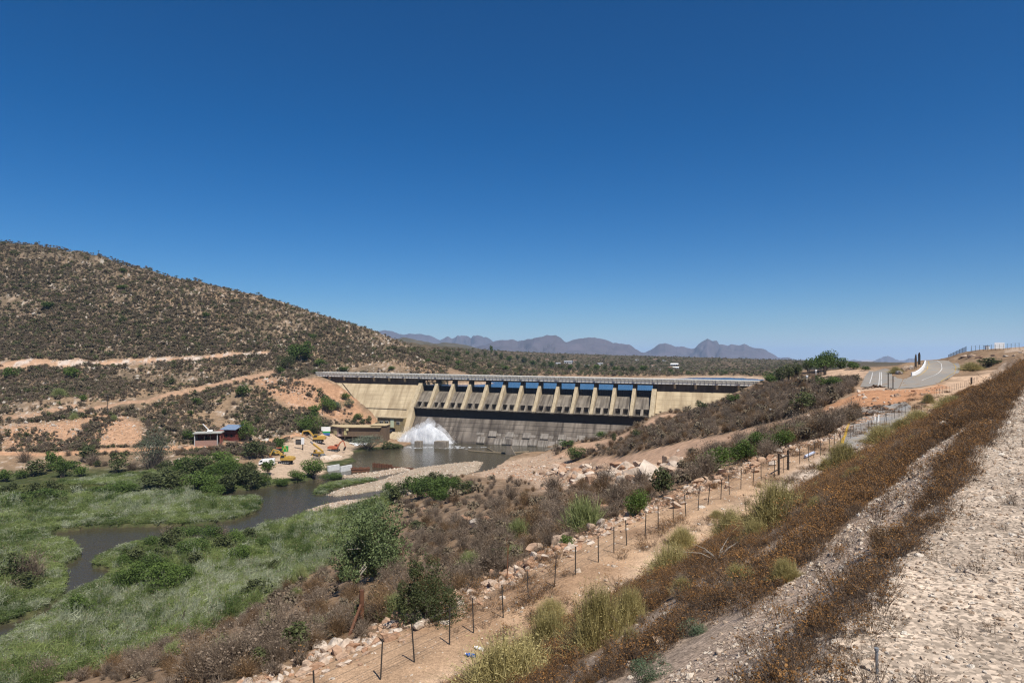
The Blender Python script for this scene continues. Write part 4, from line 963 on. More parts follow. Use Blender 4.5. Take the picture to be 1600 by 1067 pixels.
# billboard, hut and wire fence on the cut above the road
x, y, z = ground(1562, 546)[0]
e = empty('billboard', (x, y, z-.2), R(-15)); tag(e, 'white billboard of gridded panels on the skyline at right', 'billboard')
for i in range(3):
    for j in range(2): MB().box(-1.5+i, -.53+i, -.06, .06, .5+j*1.05, 1.52+j*1.05).build('panel', WHITEP, e)
for q in (-1.2, 1.2): MB().box(q-.07, q+.07, .06, .2, -.6, 2.4).build('post', STEEL, e)
x, y, z = ground(1542.5, 546)[0]
e = empty('white_hut', (x, y, z-.1)); tag(e, 'tiny white hut on the skyline left of the billboard', 'hut')
MB().box(-.5, .5, -.5, .5, -.3, 1.3).build('wall', WHITEP, e); MB().box(-.62, .62, -.62, .62, 1.303, 1.42).build('roof', GREYM, e); MB().box(-.2, .2, -.53, -.5, 0, 1).build('door', GREYM, e)
e = empty('wire_fence', ground(1530, 548)[0]); tag(e, 'thin wire fence along the skyline above the road cut', 'fence'); org = np.array(e.location)
pm_ = MB().tube([(0, 0, -.3), (0, 0, 2.0)], .05, 5).mesh('fence_post', STEEL)
fp = [ground(px, 549.5 - .05*(px-1511))[0] for px in np.arange(1512, 1596, 6.2)]
for p in fp: link('fence_post', pm_, e, p-org)
for h in (.5, 1.0, 1.5, 1.95): MB().tube([p-org+(0, 0, h) for p in fp], .012, 4).build('wire', STEEL, e)
NET = mat('fence_netting', (.10, .10, .11), .7); t, N, L, P = nodes(NET); P.inputs['Alpha'].default_value = .55
a, c = at(1482, 561, 300), ground(1510, 550)[0]
e = empty('mesh_fence', c); tag(e, 'grey mesh fence climbing the bank beside the uphill road', 'fence')
for k in range(7):
    p = a + (c-a)*k/6 - c; MB().tube([p + (0, 0, -.5), p + (0, 0, 2)], .06, 5).build('fence_post', STEEL, e)
p, q = a-c, np.zeros(3)
me = bpy.data.meshes.new('netting'); me.from_pydata([p, q, q+(0, 0, 1.9), p+(0, 0, 1.9)], [], [(0, 1, 2, 3)]); me.materials.append(NET); link('netting', me, e)
# gate fence by the big tree
G = ground(*np.array([(1262, 588), (1285, 587), (1289, 586)], float).T); e = empty('security_fence', G[0]); tag(e, 'dark security fence with a gate post under the large tree', 'fence')
for k in range(9):
    p = G[0] + (G[1]-G[0])*k/8 - G[0]; MB().tube([p, p + (0, 0, 3.0)], .06, 5).build('fence_post', STEEL, e)
p, q = G[0]-G[0], G[1]-G[0]
me = bpy.data.meshes.new('netting'); me.from_pydata([p, q, q+(0, 0, 2.9), p+(0, 0, 2.9)], [], [(0, 1, 2, 3)]); me.materials.append(NET); link('netting', me, e)
p = G[2]-G[0]; MB().box(p[0]-.4, p[0]+.4, p[1]-.4, p[1]+.4, p[2]-.5, p[2]+3.4).build('gate_pillar', TIMB, e)
for px, py, h, lab in ((1275, 590.5, 2.6, 'white lamp headed post before the security fence'), (1261, 600, 2.4, 'slim white post among shrubs below the security fence'), (1204.5, 652.5, 1.5, 'small white marker post beside the haul track')):
    x, y, z = ground(px, py)[0]; e = empty('marker_post', (x, y, z)); tag(e, lab, 'post', 'white marker posts on the right slope')
    MB().tube([(0, 0, -.3), (0, 0, h)], .12, 6).build('post', WHITEP, e); MB().box(-.35, .35, -.2, .2, h, h+.5).build('head', WHITEP, e, .05)
MB2 = MB().tube([ground(1329, 690)[0]+(0, 0, .15), ground(1337, 688)[0]+(0, 0, .3), ground(1346, 686)[0]+(0, 0, .15)], .12, 8)
o = MB().tube([np.array(ground(1258 + 14*k/3, 716.5 - 6.5*k/3)[0]) + (0, 0, .18) for k in range(4)], .12, 8).build('plastic_pipe', mat('bluish_plastic', (.50, .55, .68), .4)); tag(o, 'pale bluish plastic pipe lying on the rubble by the fence', 'pipe')
# ------------------------------------------------------------------ plant and rock prototypes (unit width, unit height)
def leaf_mat(name, c1, c2, trans=.25, pos=2.2, rough=.7, patch=0.0):
    """leaf colour varies by leaf, by clump and by plant"""
    m = bpy.data.materials.new(name)
    t, N, L, P = nodes(m)
    P.inputs['Roughness'].default_value = rough; P.inputs['Specular IOR Level'].default_value = .25
    g = N.new('ShaderNodeNewGeometry'); oi = N.new('ShaderNodeObjectInfo'); co = N.new('ShaderNodeTexCoord')
    n = N.new('ShaderNodeTexNoise'); n.inputs['Scale'].default_value = pos; n.inputs['Detail'].default_value = 3; L.new(co.outputs['Object'], n.inputs['Vector'])
    a = N.new('ShaderNodeMath'); a.operation = 'MULTIPLY_ADD'; L.new(g.outputs['Random Per Island'], a.inputs[0]); a.inputs[1].default_value = .45
    b = N.new('ShaderNodeMath'); b.operation = 'MULTIPLY_ADD'; L.new(oi.outputs['Random'], b.inputs[0]); b.inputs[1].default_value = .4
    L.new(n.outputs['Fac'], b.inputs[2]); L.new(b.outputs[0], a.inputs[2])
    val = a.outputs[0]
    if patch:
        pn = N.new('ShaderNodeTexNoise'); pn.inputs['Scale'].default_value = .09; pn.inputs['Detail'].default_value = 4; L.new(g.outputs['Position'], pn.inputs['Vector'])
        pm = N.new('ShaderNodeMapRange'); pm.inputs['From Min'].default_value = .3; pm.inputs['From Max'].default_value = .7; pm.inputs['To Min'].default_value = -patch; pm.inputs['To Max'].default_value = patch; L.new(pn.outputs['Fac'], pm.inputs['Value'])
        pa = N.new('ShaderNodeMath'); pa.operation = 'ADD'; L.new(val, pa.inputs[0]); L.new(pm.outputs[0], pa.inputs[1]); val = pa.outputs[0]
    mr = N.new('ShaderNodeMapRange'); mr.inputs['From Min'].default_value = .45; mr.inputs['From Max'].default_value = 1.3; L.new(val, mr.inputs['Value'])
    mx = N.new('ShaderNodeMix'); mx.data_type = 'RGBA'; mx.inputs['A'].default_value = (*c1, 1); mx.inputs['B'].default_value = (*c2, 1); L.new(mr.outputs[0], mx.inputs['Factor'])
    L.new(mx.outputs['Result'], P.inputs['Base Color'])
    if trans:
        tl = N.new('ShaderNodeBsdfTranslucent'); L.new(mx.outputs['Result'], tl.inputs[0])
        ms = N.new('ShaderNodeMixShader'); ms.inputs[0].default_value = trans
        L.new(P.outputs[0], ms.inputs[1]); L.new(tl.outputs[0], ms.inputs[2]); L.new(ms.outputs[0], N['Material Output'].inputs['Surface'])
    return m
LM = {'green': leaf_mat('green_leaves', (.045, .075, .018), (.125, .185, .038)), 'olive': leaf_mat('olive_leaves', (.045, .058, .022), (.115, .13, .048)),
      'willow': leaf_mat('grey_green_leaves', (.075, .09, .055), (.20, .22, .15)), 'yellow': leaf_mat('yellow_green_twigs', (.21, .175, .06), (.52, .44, .20), .3),
      'salt': leaf_mat('dusty_green_leaves', (.055, .085, .045), (.17, .23, .13)), 'pale': leaf_mat('pale_green_stems', (.17, .20, .07), (.36, .39, .17)),
      'dry': leaf_mat('dry_grey_twigs', (.085, .063, .045), (.27, .205, .148), .1), 'drybrown': leaf_mat('dry_brown_twigs', (.085, .052, .028), (.24, .15, .075), .1),
      'scrub': leaf_mat('scrub_leaves', (.075, .06, .037), (.22, .175, .115), .1), 'scrubgreen': leaf_mat('green_scrub_leaves', (.05, .06, .022), (.14, .15, .06), .1),
      'reed': leaf_mat('reed_blades', (.05, .088, .018), (.29, .345, .12), .35, .8, .7, .42), 'reedpale': leaf_mat('pale_reed_blades', (.20, .23, .13), (.50, .52, .36), .35, .8, .7, .2), 'reedbrown': leaf_mat('brown_reed_heads', (.14, .09, .055), (.34, .25, .17), .2),
      'weed': leaf_mat('dead_weed_stems', (.05, .034, .024), (.19, .13, .085), .1, 2.2, .7, .25), 'head': leaf_mat('orange_brown_seed_heads', (.10, .05, .018), (.42, .215, .07), .2, 2.2, .7, .2), 'grass': leaf_mat('short_grass', (.09, .11, .03), (.20, .21, .07), .3, .5)}
BARK = mat('grey_bark', (.17, .14, .115), .9, .6, 8, dark=(.05, .04, .03)); BARKP = mat('pale_bark', (.36, .32, .27), .9, .5, 8)
def unit(v): return v / (np.linalg.norm(v, axis=-1, keepdims=True) + 1e-9)
def leaves(P, nrm, size, rg, spread=.7, aspect=.55):
    """one diamond leaf per point"""
    n = len(P)
    nn = unit(nrm*(1-spread) + unit(rg.normal(size=(n, 3)))*spread)
    a = unit(np.cross(nn, rg.normal(size=(n, 3)))); b = np.cross(nn, a)
    s = (size*rg.uniform(.6, 1.4, n))[:, None]
    V = np.stack((P-a*s, P+b*s*aspect, P+a*s, P-b*s*aspect), 1).reshape(-1, 3)
    return V, np.arange(4*n).reshape(n, 4)
def blades(P0, P1, w0, rg, bend=None, w1=0.15):
    """ribbons of two quads from P0 to P1"""
    n = len(P0); d = P1-P0
    s = unit(np.cross(d, rg.normal(size=(n, 3))))
    mid = P0 + d*.55 + (bend if bend is not None else 0)
    w0 = np.broadcast_to(w0, (n,))[:, None]/2
    V = np.stack((P0-s*w0, P0+s*w0, mid-s*w0*.8, mid+s*w0*.8, P1-s*w0*w1, P1+s*w0*w1), 1).reshape(-1, 3)
    q = np.arange(n)[:, None]*6
    return V, np.concatenate((q+np.array([[0, 1, 3, 2]]), q+np.array([[2, 3, 5, 4]])))
def join(parts):
    vs = []; fs = []; mi = []; o = 0
    for (V, f), k in parts:
        vs.append(V); fs.append(f+o); mi.append(np.full(len(f), k)); o += len(V)
    return np.concatenate(vs), fs, np.concatenate(mi)
def crown_points(n, rg, nl=9, low=.05, flat=.5, rr=(.11, .27), cr=(.1, .34), zc=.30):
    """points near the surface of a heap of lobes that fills a unit wide, unit high box"""
    c = rg.normal(size=(nl, 3)); c = unit(c)*rg.uniform(*cr, (nl, 1)); c[:, 2] = np.abs(c[:, 2])*1.1*flat/.5 + zc
    r = rg.uniform(*rr, nl)
    k = rg.integers(0, nl, n); d = unit(rg.normal(size=(n, 3))); rad_ = rg.uniform(.45, 1.05, n)**.6
    p = c[k] + d*(r[k]*rad_)[:, None]
    p[:, 2] = np.where(p[:, 2] < low, low + rg.uniform(0, .12, n), p[:, 2])
    m = np.abs(p[:, :2]).max()*2; p[:, :2] /= m; p[:, 2] /= p[:, 2].max()
    return p, d
def bush_mesh(name, seed, n, size, lm, nl=9, twig=40, asp=.55):
    rg = np.random.default_rng(seed)
    p, d = crown_points(n, rg, nl)
    A = leaves(p, d, size, rg, .65, asp)
    q = p[rg.integers(0, n, twig)]*.92
    B = blades(np.c_[rg.normal(0, .03, (twig, 2)), np.zeros(twig)-.05], q, .012, rg)
    v, f, mi = join(((A, 0), (B, 1)))
    return np_mesh(name, v, f, [LM[lm], BARK], mi)
def twiggy(name, seed, n, lm, w=.012, leafn=0, up=.5, sub=3):
    """dead looking shrub: stems that fork into fine twigs filling a dome"""
    rg = np.random.default_rng(seed)
    az = rg.uniform(0, 2*np.pi, n); el = np.arccos(rg.uniform(.05, 1, n)**up)
    tip = np.c_[np.sin(el)*np.cos(az)*.5, np.sin(el)*np.sin(az)*.5, .25+.75*np.cos(el)]*rg.uniform(.6, 1, (n, 1))
    base = np.c_[rg.normal(0, .05, (n, 2)), np.full(n, -.06)]
    parts = [(blades(base, tip, w, rg, rg.normal(0, .05, (n, 3))), 0)]
    b = np.repeat(base + (tip-base)*rg.uniform(.35, .8, (n, 1)), sub, 0); e = np.repeat(tip, sub, 0) + rg.normal(0, .13, (n*sub, 3))
    e[:, 2] = np.maximum(e[:, 2], .03)
    parts.append((blades(b, e, w*.6, rg), 0))
    if leafn:
        k = rg.integers(0, n*sub, leafn)
        parts.append((leaves(e[k] + rg.normal(0, .03, (leafn, 3)), rg.normal(size=(leafn, 3)), .022, rg, 1), 0))
    v, f, mi = join(parts)
    return np_mesh(name, v, f, [LM[lm]], mi)
def upright(name, seed, n, lm, w=.010, lean=.5, tuft=0):
    """feathery bush of many fine upright stems"""
    rg = np.random.default_rng(seed)
    base = np.c_[rg.normal(0, .12, (n, 2)), np.zeros(n)-.04]
    dirn = rg.normal(0, .19*lean*2, (n, 2)); h = rg.uniform(.55, 1.0, n)*np.exp(-.75*(dirn**2).sum(1)/.12)
    tip = np.c_[base[:, :2]+dirn, np.maximum(h, .2)]
    m = np.abs(tip[:, :2]).max(); tip[:, :2] *= .5/np.quantile(np.abs(tip[:, :2]), .98)
    parts = [(blades(base, tip, w, rg, np.c_[np.zeros((n, 2)), np.full(n, .04)]), 0)]
    s = 3; b = np.repeat(base+(tip-base)*rg.uniform(.4, .85, (n, 1)), s, 0); e = np.repeat(tip, s, 0)+rg.normal(0, .055, (n*s, 3))
    parts.append((blades(b, e, w*.8, rg), 0))
    if tuft: k = rg.integers(0, n*s, tuft); parts.append((leaves(e[k]+rg.normal(0, .02, (tuft, 3)), rg.normal(size=(tuft, 3)), .011, rg, 1), 0))
    v, f, mi = join(parts)
    return np_mesh(name, v, f, [LM[lm]], mi)
def rock_mesh(name, seed, m, sub=2, flat=.7):
    rg = np.random.default_rng(seed)
    bm = bmesh.new(); bmesh.ops.create_icosphere(bm, subdivisions=sub, radius=.5)
    pl = unit(rg.normal(size=(13, 3))); off = rg.uniform(.22, .38, 13)
    for v in bm.verts:
        c = np.array(v.co)
        for p, o in zip(pl, off):
            k = c @ p - o
            if k > 0: c = c - p*k
        v.co = Vector(c*np.array((1.15, .9, flat*1.15)))
    ext = max(max(abs(v.co.x), abs(v.co.y)) for v in bm.verts)
    for v in bm.verts: v.co *= .5/ext
    me = bpy.data.meshes.new(name); bm.to_mesh(me); bm.free(); me.materials.append(m); return me
def rock_mat(name, c1, c2, c3):
    m = bpy.data.materials.new(name); t, N, L, P = nodes(m); P.inputs['Roughness'].default_value = .95; P.inputs['Specular IOR Level'].default_value = .15
    oi = N.new('ShaderNodeObjectInfo'); cr = N.new('ShaderNodeValToRGB'); e = cr.color_ramp.elements
    e[0].color = (*c1, 1); e[1].color = (*c3, 1); x = e.new(.5); x.color = (*c2, 1)
    L.new(oi.outputs['Random'], cr.inputs[0])
    co = N.new('ShaderNodeTexCoord'); n = N.new('ShaderNodeTexNoise'); n.inputs['Scale'].default_value = 3.5; n.inputs['Detail'].default_value = 6; L.new(co.outputs['Object'], n.inputs['Vector'])
    mr = N.new('ShaderNodeMapRange'); mr.inputs['From Min'].default_value = .3; mr.inputs['From Max'].default_value = .75; mr.inputs['To Min'].default_value = .6; mr.inputs['To Max'].default_value = 1.25; L.new(n.outputs['Fac'], mr.inputs['Value'])
    h = N.new('ShaderNodeHueSaturation'); L.new(cr.outputs[0], h.inputs['Color']); L.new(mr.outputs[0], h.inputs['Value']); L.new(h.outputs[0], P.inputs['Base Color'])
    b = N.new('ShaderNodeBump'); b.inputs['Strength'].default_value = .5; b.inputs['Distance'].default_value = .06; L.new(n.outputs['Fac'], b.inputs['Height']); L.new(b.outputs[0], P.inputs['Normal'])
    return m
RKM = rock_mat('red_and_pale_rock', (.36, .205, .125), (.42, .295, .205), (.55, .47, .39)); GRM = rock_mat('pale_gravel_stone', (.33, .23, .155), (.50, .405, .315), (.62, .55, .46)); HRM = rock_mat('hill_rock', (.30, .20, .13), (.38, .30, .23), (.50, .46, .40))
PR = {
 'green_far': [bush_mesh('green_bush', 100+i, 900, .045, 'green') for i in range(4)], 'green_mid': [bush_mesh('green_bush', 110+i, 3200, .024, 'green', 12) for i in range(3)],
 'olive_far': [bush_mesh('olive_bush', 120+i, 900, .042, 'olive') for i in range(3)], 'olive_near': [bush_mesh('olive_bush', 125+i, 11000, .0125, 'olive', 16, 160) for i in range(1)],
 'green_near': [bush_mesh('green_bush', 128, 9000, .014, 'green', 14, 120)],
 'willow': [bush_mesh('willow', 130+i, 3500, .02, 'willow', 12, 90, .25) for i in range(2)],
 'yellow': [upright('yellow_green_bush', 140+i, 1100, 'yellow', .007, .62, 2600) for i in range(4)], 'salt': [bush_mesh('dusty_green_bush', 150+i, 4500, .015, 'salt', 11, 120, .35) for i in range(2)],
 'pale': [upright('pale_green_bush', 156+i, 500, 'pale', .012, .55, 600) for i in range(2)],
 'dry': [twiggy('dry_shrub', 160+i, 150, 'dry', .010, 350) for i in range(5)], 'drybrown': [twiggy('dry_shrub', 170+i, 130, 'drybrown', .010, 300) for i in range(3)],
 'scrub': [bush_mesh('scrub', 180+i, 130, .10, 'scrub', 6, 0) for i in range(4)], 'scrubgreen': [bush_mesh('scrub', 190+i, 130, .10, 'scrubgreen', 6, 0) for i in range(3)],
 'scrubgrey': [twiggy('dry_scrub', 195+i, 60, 'dry', .03, 90, .5, 2) for i in range(3)],
 'rock': [rock_mesh('boulder', 200+i, RKM) for i in range(7)], 'stone': [rock_mesh('stone', 210+i, GRM, 1, .6) for i in range(6)], 'hillrock': [rock_mesh('hill_rock', 220+i, HRM, 1, .8) for i in range(5)],
}
def reed_mesh(seed, lm, n=46, head=0):
    rg = np.random.default_rng(seed)
    b = np.c_[rg.uniform(-.5, .5, (n, 2)), np.zeros(n)-.05]; h = rg.uniform(.55, 1, n)
    t_ = b + np.c_[rg.normal(.05, .16, (n, 2)), h]
    parts = [(blades(b, t_, .035, rg, np.c_[rg.normal(0, .05, (n, 2)), np.zeros(n)], .3), 0)]
    k = n*2; bb = np.repeat(b+(t_-b)*rg.uniform(.4, .9, (n, 1)), 2, 0); ee = bb + np.c_[rg.normal(0, .2, (k, 2)), rg.uniform(-.1, .25, k)]
    parts.append((blades(bb, ee, .035, rg), 0))
    if head: parts.append((leaves(t_[:head], rg.normal(size=(head, 3)), .06, rg, 1, .4), 1))
    v, f, mi = join(parts); return np_mesh('reed_clump', v, f, [LM[lm], LM['reedbrown']], mi)
PR['reed'] = [reed_mesh(230+i, 'reed') for i in range(3)] + [reed_mesh(234, 'reedpale'), reed_mesh(236, 'reed', 46, 16), reed_mesh(238, 'reed', 40, 6)]
PR['reedpale'] = [reed_mesh(240+i, 'reedpale', 46, 4*i) for i in range(3)]
def weed_mesh(seed, n=34, heads=.75, hh=.9):
    rg = np.random.default_rng(seed)
    b = np.c_[rg.normal(0, .22, (n, 2)), np.zeros(n)-.05]; t_ = b*np.array((1.9, 1.9, 0)) + np.c_[rg.normal(0, .13, (n, 2)), rg.uniform(.45, 1, n)*hh]
    parts = [(blades(b, t_, .018, rg, rg.normal(0, .05, (n, 3))), 0)]
    k = n*3; bb = np.repeat(b+(t_-b)*rg.uniform(.4, .9, (n, 1)), 3, 0); ee = np.repeat(t_, 3, 0)+rg.normal(0, .11, (k, 3)); ee[:, 2] = np.maximum(ee[:, 2], .05)
    parts.append((blades(bb, ee, .012, rg), 0))
    m = int(k*heads)
    if m:
        P = np.concatenate((ee, t_))[:m]; parts.append((leaves(P, np.tile((0, 0, 1.), (m, 1)), .034, rg, .5, .9), 1)); parts.append((leaves(P+rg.normal(0, .012, (m, 3)), rg.normal(size=(m, 3)), .030, rg, 1, .9), 1))
        parts.append((leaves(P+rg.normal(0, .02, (m, 3)), rg.normal(size=(m, 3)), .026, rg, 1, .8), 1))
    v, f, mi = join(parts); return np_mesh('weed_clump', v, f, [LM['weed'], LM['head']], mi)
PR['weed'] = [weed_mesh(250+i) for i in range(4)] + [weed_mesh(256+i, 30, .2, .7) for i in range(2)] + [weed_mesh(259, 30, 0, .8), weed_mesh(260, 40, 0, .6)]
PR['grass'] = [(lambda A: np_mesh('grass_tuft', A[0], [A[1]], [LM['grass']]))(blades(np.c_[np.random.default_rng(s).uniform(-.5, .5, (40, 2)), np.zeros(40)-.05], np.c_[np.random.default_rng(s).uniform(-.6, .6, (40, 2)), np.random.default_rng(s+1).uniform(.4, 1, 40)], .06, np.random.default_rng(s))) for s in (270, 272)]

# ------------------------------------------------------------------ scattering what nobody could count
def scatter(name, label, cat, P, protos, scale, tilt=None, rg=RNG):
    """points carry size, turn and kind; geometry nodes put a clump on each"""
    n = len(P)
    me = bpy.data.meshes.new(name); me.vertices.add(n); me.vertices.foreach_set('co', np.asarray(P, np.float32).ravel())
    s = np.asarray(scale, float); s = np.repeat(s[:, None], 3, 1) if s.ndim == 1 else s
    rot = np.c_[rg.normal(0, tilt or .05, (n, 2)), rg.uniform(0, 6.28, n)]
    for nm, ty, key, val in (('scl', 'FLOAT_VECTOR', 'vector', s), ('rot', 'FLOAT_VECTOR', 'vector', rot), ('pick', 'INT', 'value', rg.integers(0, len(protos), n))):
        a = me.attributes.new(nm, ty, 'POINT'); a.data.foreach_set(key, np.ascontiguousarray(val, np.int32 if ty == 'INT' else np.float32).ravel())
    cc = bpy.data.collections.new(name + '_kinds')
    for i, p in enumerate(protos): cc.objects.link(bpy.data.objects.new('%s_kind_%02d' % (name, i), p))
    ng = bpy.data.node_groups.new(name, 'GeometryNodeTree')
    ng.interface.new_socket('Geometry', in_out='INPUT', socket_type='NodeSocketGeometry'); ng.interface.new_socket('Geometry', in_out='OUTPUT', socket_type='NodeSocketGeometry')
    N, L = ng.nodes, ng.links
    gi, go = N.new('NodeGroupInput'), N.new('NodeGroupOutput'); ip = N.new('GeometryNodeInstanceOnPoints'); ci = N.new('GeometryNodeCollectionInfo')
    ci.inputs['Collection'].default_value = cc; ci.inputs['Separate Children'].default_value = True; ci.inputs['Reset Children'].default_value = True
    def at_(nm, ty):
        a = N.new('GeometryNodeInputNamedAttribute'); a.data_type = ty; a.inputs[0].default_value = nm; return a.outputs[0]
    e2r = N.new('FunctionNodeEulerToRotation'); L.new(at_('rot', 'FLOAT_VECTOR'), e2r.inputs[0])
    ip.inputs['Pick Instance'].default_value = True
    L.new(gi.outputs[0], ip.inputs['Points']); L.new(ci.outputs[0], ip.inputs['Instance']); L.new(at_('pick', 'INT'), ip.inputs['Instance Index'])
    L.new(e2r.outputs[0], ip.inputs['Rotation']); L.new(at_('scl', 'FLOAT_VECTOR'), ip.inputs['Scale']); L.new(ip.outputs[0], go.inputs[0])
    o = link(name, me); md = o.modifiers.new('scatter', 'NODES'); md.node_group = ng
    return tag(o, label, cat, kind='stuff')
def zat(XY): return np.c_[XY, height(XY[:, 0], XY[:, 1])]
def seen(XY, m=.72): return np.abs(np.arctan2(XY[:, 0], XY[:, 1])) < m
def out_of(XY, polys, d=1.0):
    k = np.ones(len(XY), bool)
    for P in polys: k &= sdist(XY[:, 0], XY[:, 1], P) > d
    return k
HARD = [TRACKS['haul'], TRACKS['upper'], TRACKS['foot'], YARD, DIRT, CUT, LOT]
ALLT = list(TRACKS.values()) + [YARD, DIRT, CUT, LOT]
def in_dam(XY, m=3):
    u = (XY[:, 0]-A0[0])*.9427 + (XY[:, 1]-A0[1])*-.3339; v = (XY[:, 0]-A0[0])*-.3339 + (XY[:, 1]-A0[1])*-.9427
    return (u > -5) & (u < 250) & (v > -m) & (v < 20)

# reeds and grasses of the valley floor
def wdist(XY): return np.minimum.reduce([sdist(XY[:, 0], XY[:, 1], P) for P in RIVER])
N0 = 90000
r_ = 95*np.exp(RNG.uniform(0, math.log(3.0), N0)); a_ = RNG.uniform(-.72, -.02, N0)
XY = np.c_[np.sin(a_)*r_, np.cos(a_)*r_]; z = height(*XY.T)
LAWN = on_level(poly('0,757 60,753 120,755 200,757 190,765 120,772 60,772 0,768'), -43)
k = (z < -41.9) & (z > -43.9) & (XY[:, 1] < 300); XY = XY[k]
tl = tps(*XY.T)
dw = wdist(XY); bars = out_of(XY, BARS, .3); isl = ~out_of(XY, ISLE, -.5)
k = (dw > 1.0) & bars & out_of(XY, [YARD, TRACKS['foot']], 2) & (XY[:, 1] < 262 - .35*(XY[:, 0]+150).clip(0, 200)) | isl
k &= (RNG.uniform(size=len(XY)) < np.where(dw < 5, 1, .85))
XY = XY[k]; dw = dw[k]; lawn = sdist(XY[:, 0], XY[:, 1], LAWN) < 0
hn = .5 + .5*fbm(XY[:, 0]*.06, XY[:, 1]*.06, 3, 61); pn = fbm(XY[:, 0]*.045, XY[:, 1]*.045, 3, 63)
hh = (.8 + 1.5*hn) * np.where(dw < 7, np.where(XY[:, 1] < 165, .4, .6), 1) * RNG.lognormal(0, .32, len(XY)) * np.where(XY[:, 1] > 215, .55, 1)
wd = RNG.uniform(.7, 1.7, len(XY)) * (.7 + np.hypot(*XY.T)/260)
for sel, nm, lab, pr in ((~lawn & (pn < .12), 'reeds', 'green reeds covering the valley floor along the river', PR['reed']), (~lawn & (pn >= .12), 'pale_reeds', 'paler grey green patches of reeds along the river', PR['reedpale'] + PR['reed'][:2]), (lawn, 'grass', 'flat green grass behind the riverside bushes', PR['grass'])):
    s = np.c_[wd[sel], wd[sel], hh[sel] * (.25 if nm == 'grass' else 1)]
    scatter(nm, lab, 'grass' if nm == 'grass' else 'reeds', zat(XY[sel]), pr, s)

# dead brown weeds on the embankment
def emb_points(n, t0, t1, s0, s1, pw=2.0):
    t = t0 + (t1-t0)*RNG.uniform(0, 1, n)**pw; s = RNG.uniform(s0, s1, n); return np.c_[t*EX - s*EY, t*EY + s*EX], t, s
XY, t, s = emb_points(85000, 1.2, 170, .75, 13.3, 2.3)
strk = fbm(t*.10, s*1.0, 3, 40) + .5*fbm(t*.5, s*1.6, 2, 44)
sn = s + .14*fbm(t*.7, s*0, 3, 46)
strip = sstep(1.28, 1.45, sn) * sstep(2.45, 2.1, sn + .2*sstep(10, 20, t)) * sstep(26, 14, t)
pden = sstep(-.3, .25, strk + .32*sstep(3.5, 7, s) - .1*sstep(6, 3, s) + .5*sstep(1.4, 1.1, s)) * (1 - .97*np.clip(strip*1.3, 0, 1)) * sstep(.75, 1.0, s + .12*fbm(t*.8, t*0, 2, 7))
k = (RNG.uniform(size=len(XY)) < pden) & seen(XY); XY, t, s = XY[k], t[k], s[k]
sc = RNG.lognormal(0, .3, len(XY)) * np.where(s < 1.45, .095, .125) * (1 + np.clip(t-4, 0, 70)*.03)
scatter('dead_weeds', 'dead brown flowering weeds covering the embankment slope', 'weeds', zat(XY), PR['weed'], np.c_[sc*1.2, sc*1.2, sc], .15)
XY, t, s = emb_points(900, 3, 150, 1.0, 13, 1.5); k = seen(XY) & ((s > 2.4) | (RNG.uniform(size=len(s)) < .3)); XY, t = XY[k], t[k]
sc = RNG.uniform(.10, .30, len(XY))*(1 + np.clip(t-4, 0, 60)*.02); scatter('mixed_tufts', 'grey twiggy and straw coloured tufts among the dead weeds', 'tufts', zat(XY), PR['dry'][:3] + PR['drybrown'][:2] + PR['yellow'][:1] + PR['weed'][6:], np.c_[sc*1.3, sc*1.3, sc], .2)
XY, t, s = emb_points(420, 1.2, 30, -3, .9, 1.6); k = seen(XY) & (RNG.uniform(size=len(XY)) < .55); XY = XY[k]
sc = RNG.uniform(.07, .19, len(XY)); scatter('sparse_weeds', 'thin dry weeds scattered on the pale gravel shoulder', 'weeds', zat(XY), PR['weed'][4:], sc, .2)
XY, t, s = emb_points(2600, -10, 150, 12.8, 20.5, 1.6); k = seen(XY) & (fbm(t*.2, s*.5, 2, 81) > .08); XY = XY[k]
sc = RNG.uniform(.22, .5, len(XY)); scatter('strip_weeds', 'low brown weeds on the sandy strip along the post fence', 'weeds', zat(XY), PR['weed'], np.c_[sc*1.4, sc*1.4, sc], .15)
# gravel of the shoulder and the bare strips
XY, t, s = emb_points(170000, .8, 60, -12, 2.3, 2.8); k = seen(XY, .78); XY, t, s = XY[k], t[k], s[k]
rr_ = np.hypot(*XY.T); sc = RNG.lognormal(0, .5, len(XY)) * .0155 * (1 + rr_*.09)
scatter('gravel', 'pale gravel stones of the new road shoulder', 'gravel', zat(XY) + (0, 0, .002), PR['stone'], np.clip(sc, .008, .16), .4)
XY, t, s = emb_points(9000, 2, 130, 2.0, 20, 1.8); k = seen(XY); XY = XY[k]; rr_ = np.hypot(*XY.T); sc = np.clip(RNG.lognormal(0, .6, len(XY))*.045*(1+rr_*.02), .02, .5)
scatter('loose_stones', 'loose pale stones on the embankment and the sandy strip', 'stones', zat(XY), PR['stone'], sc, .4)

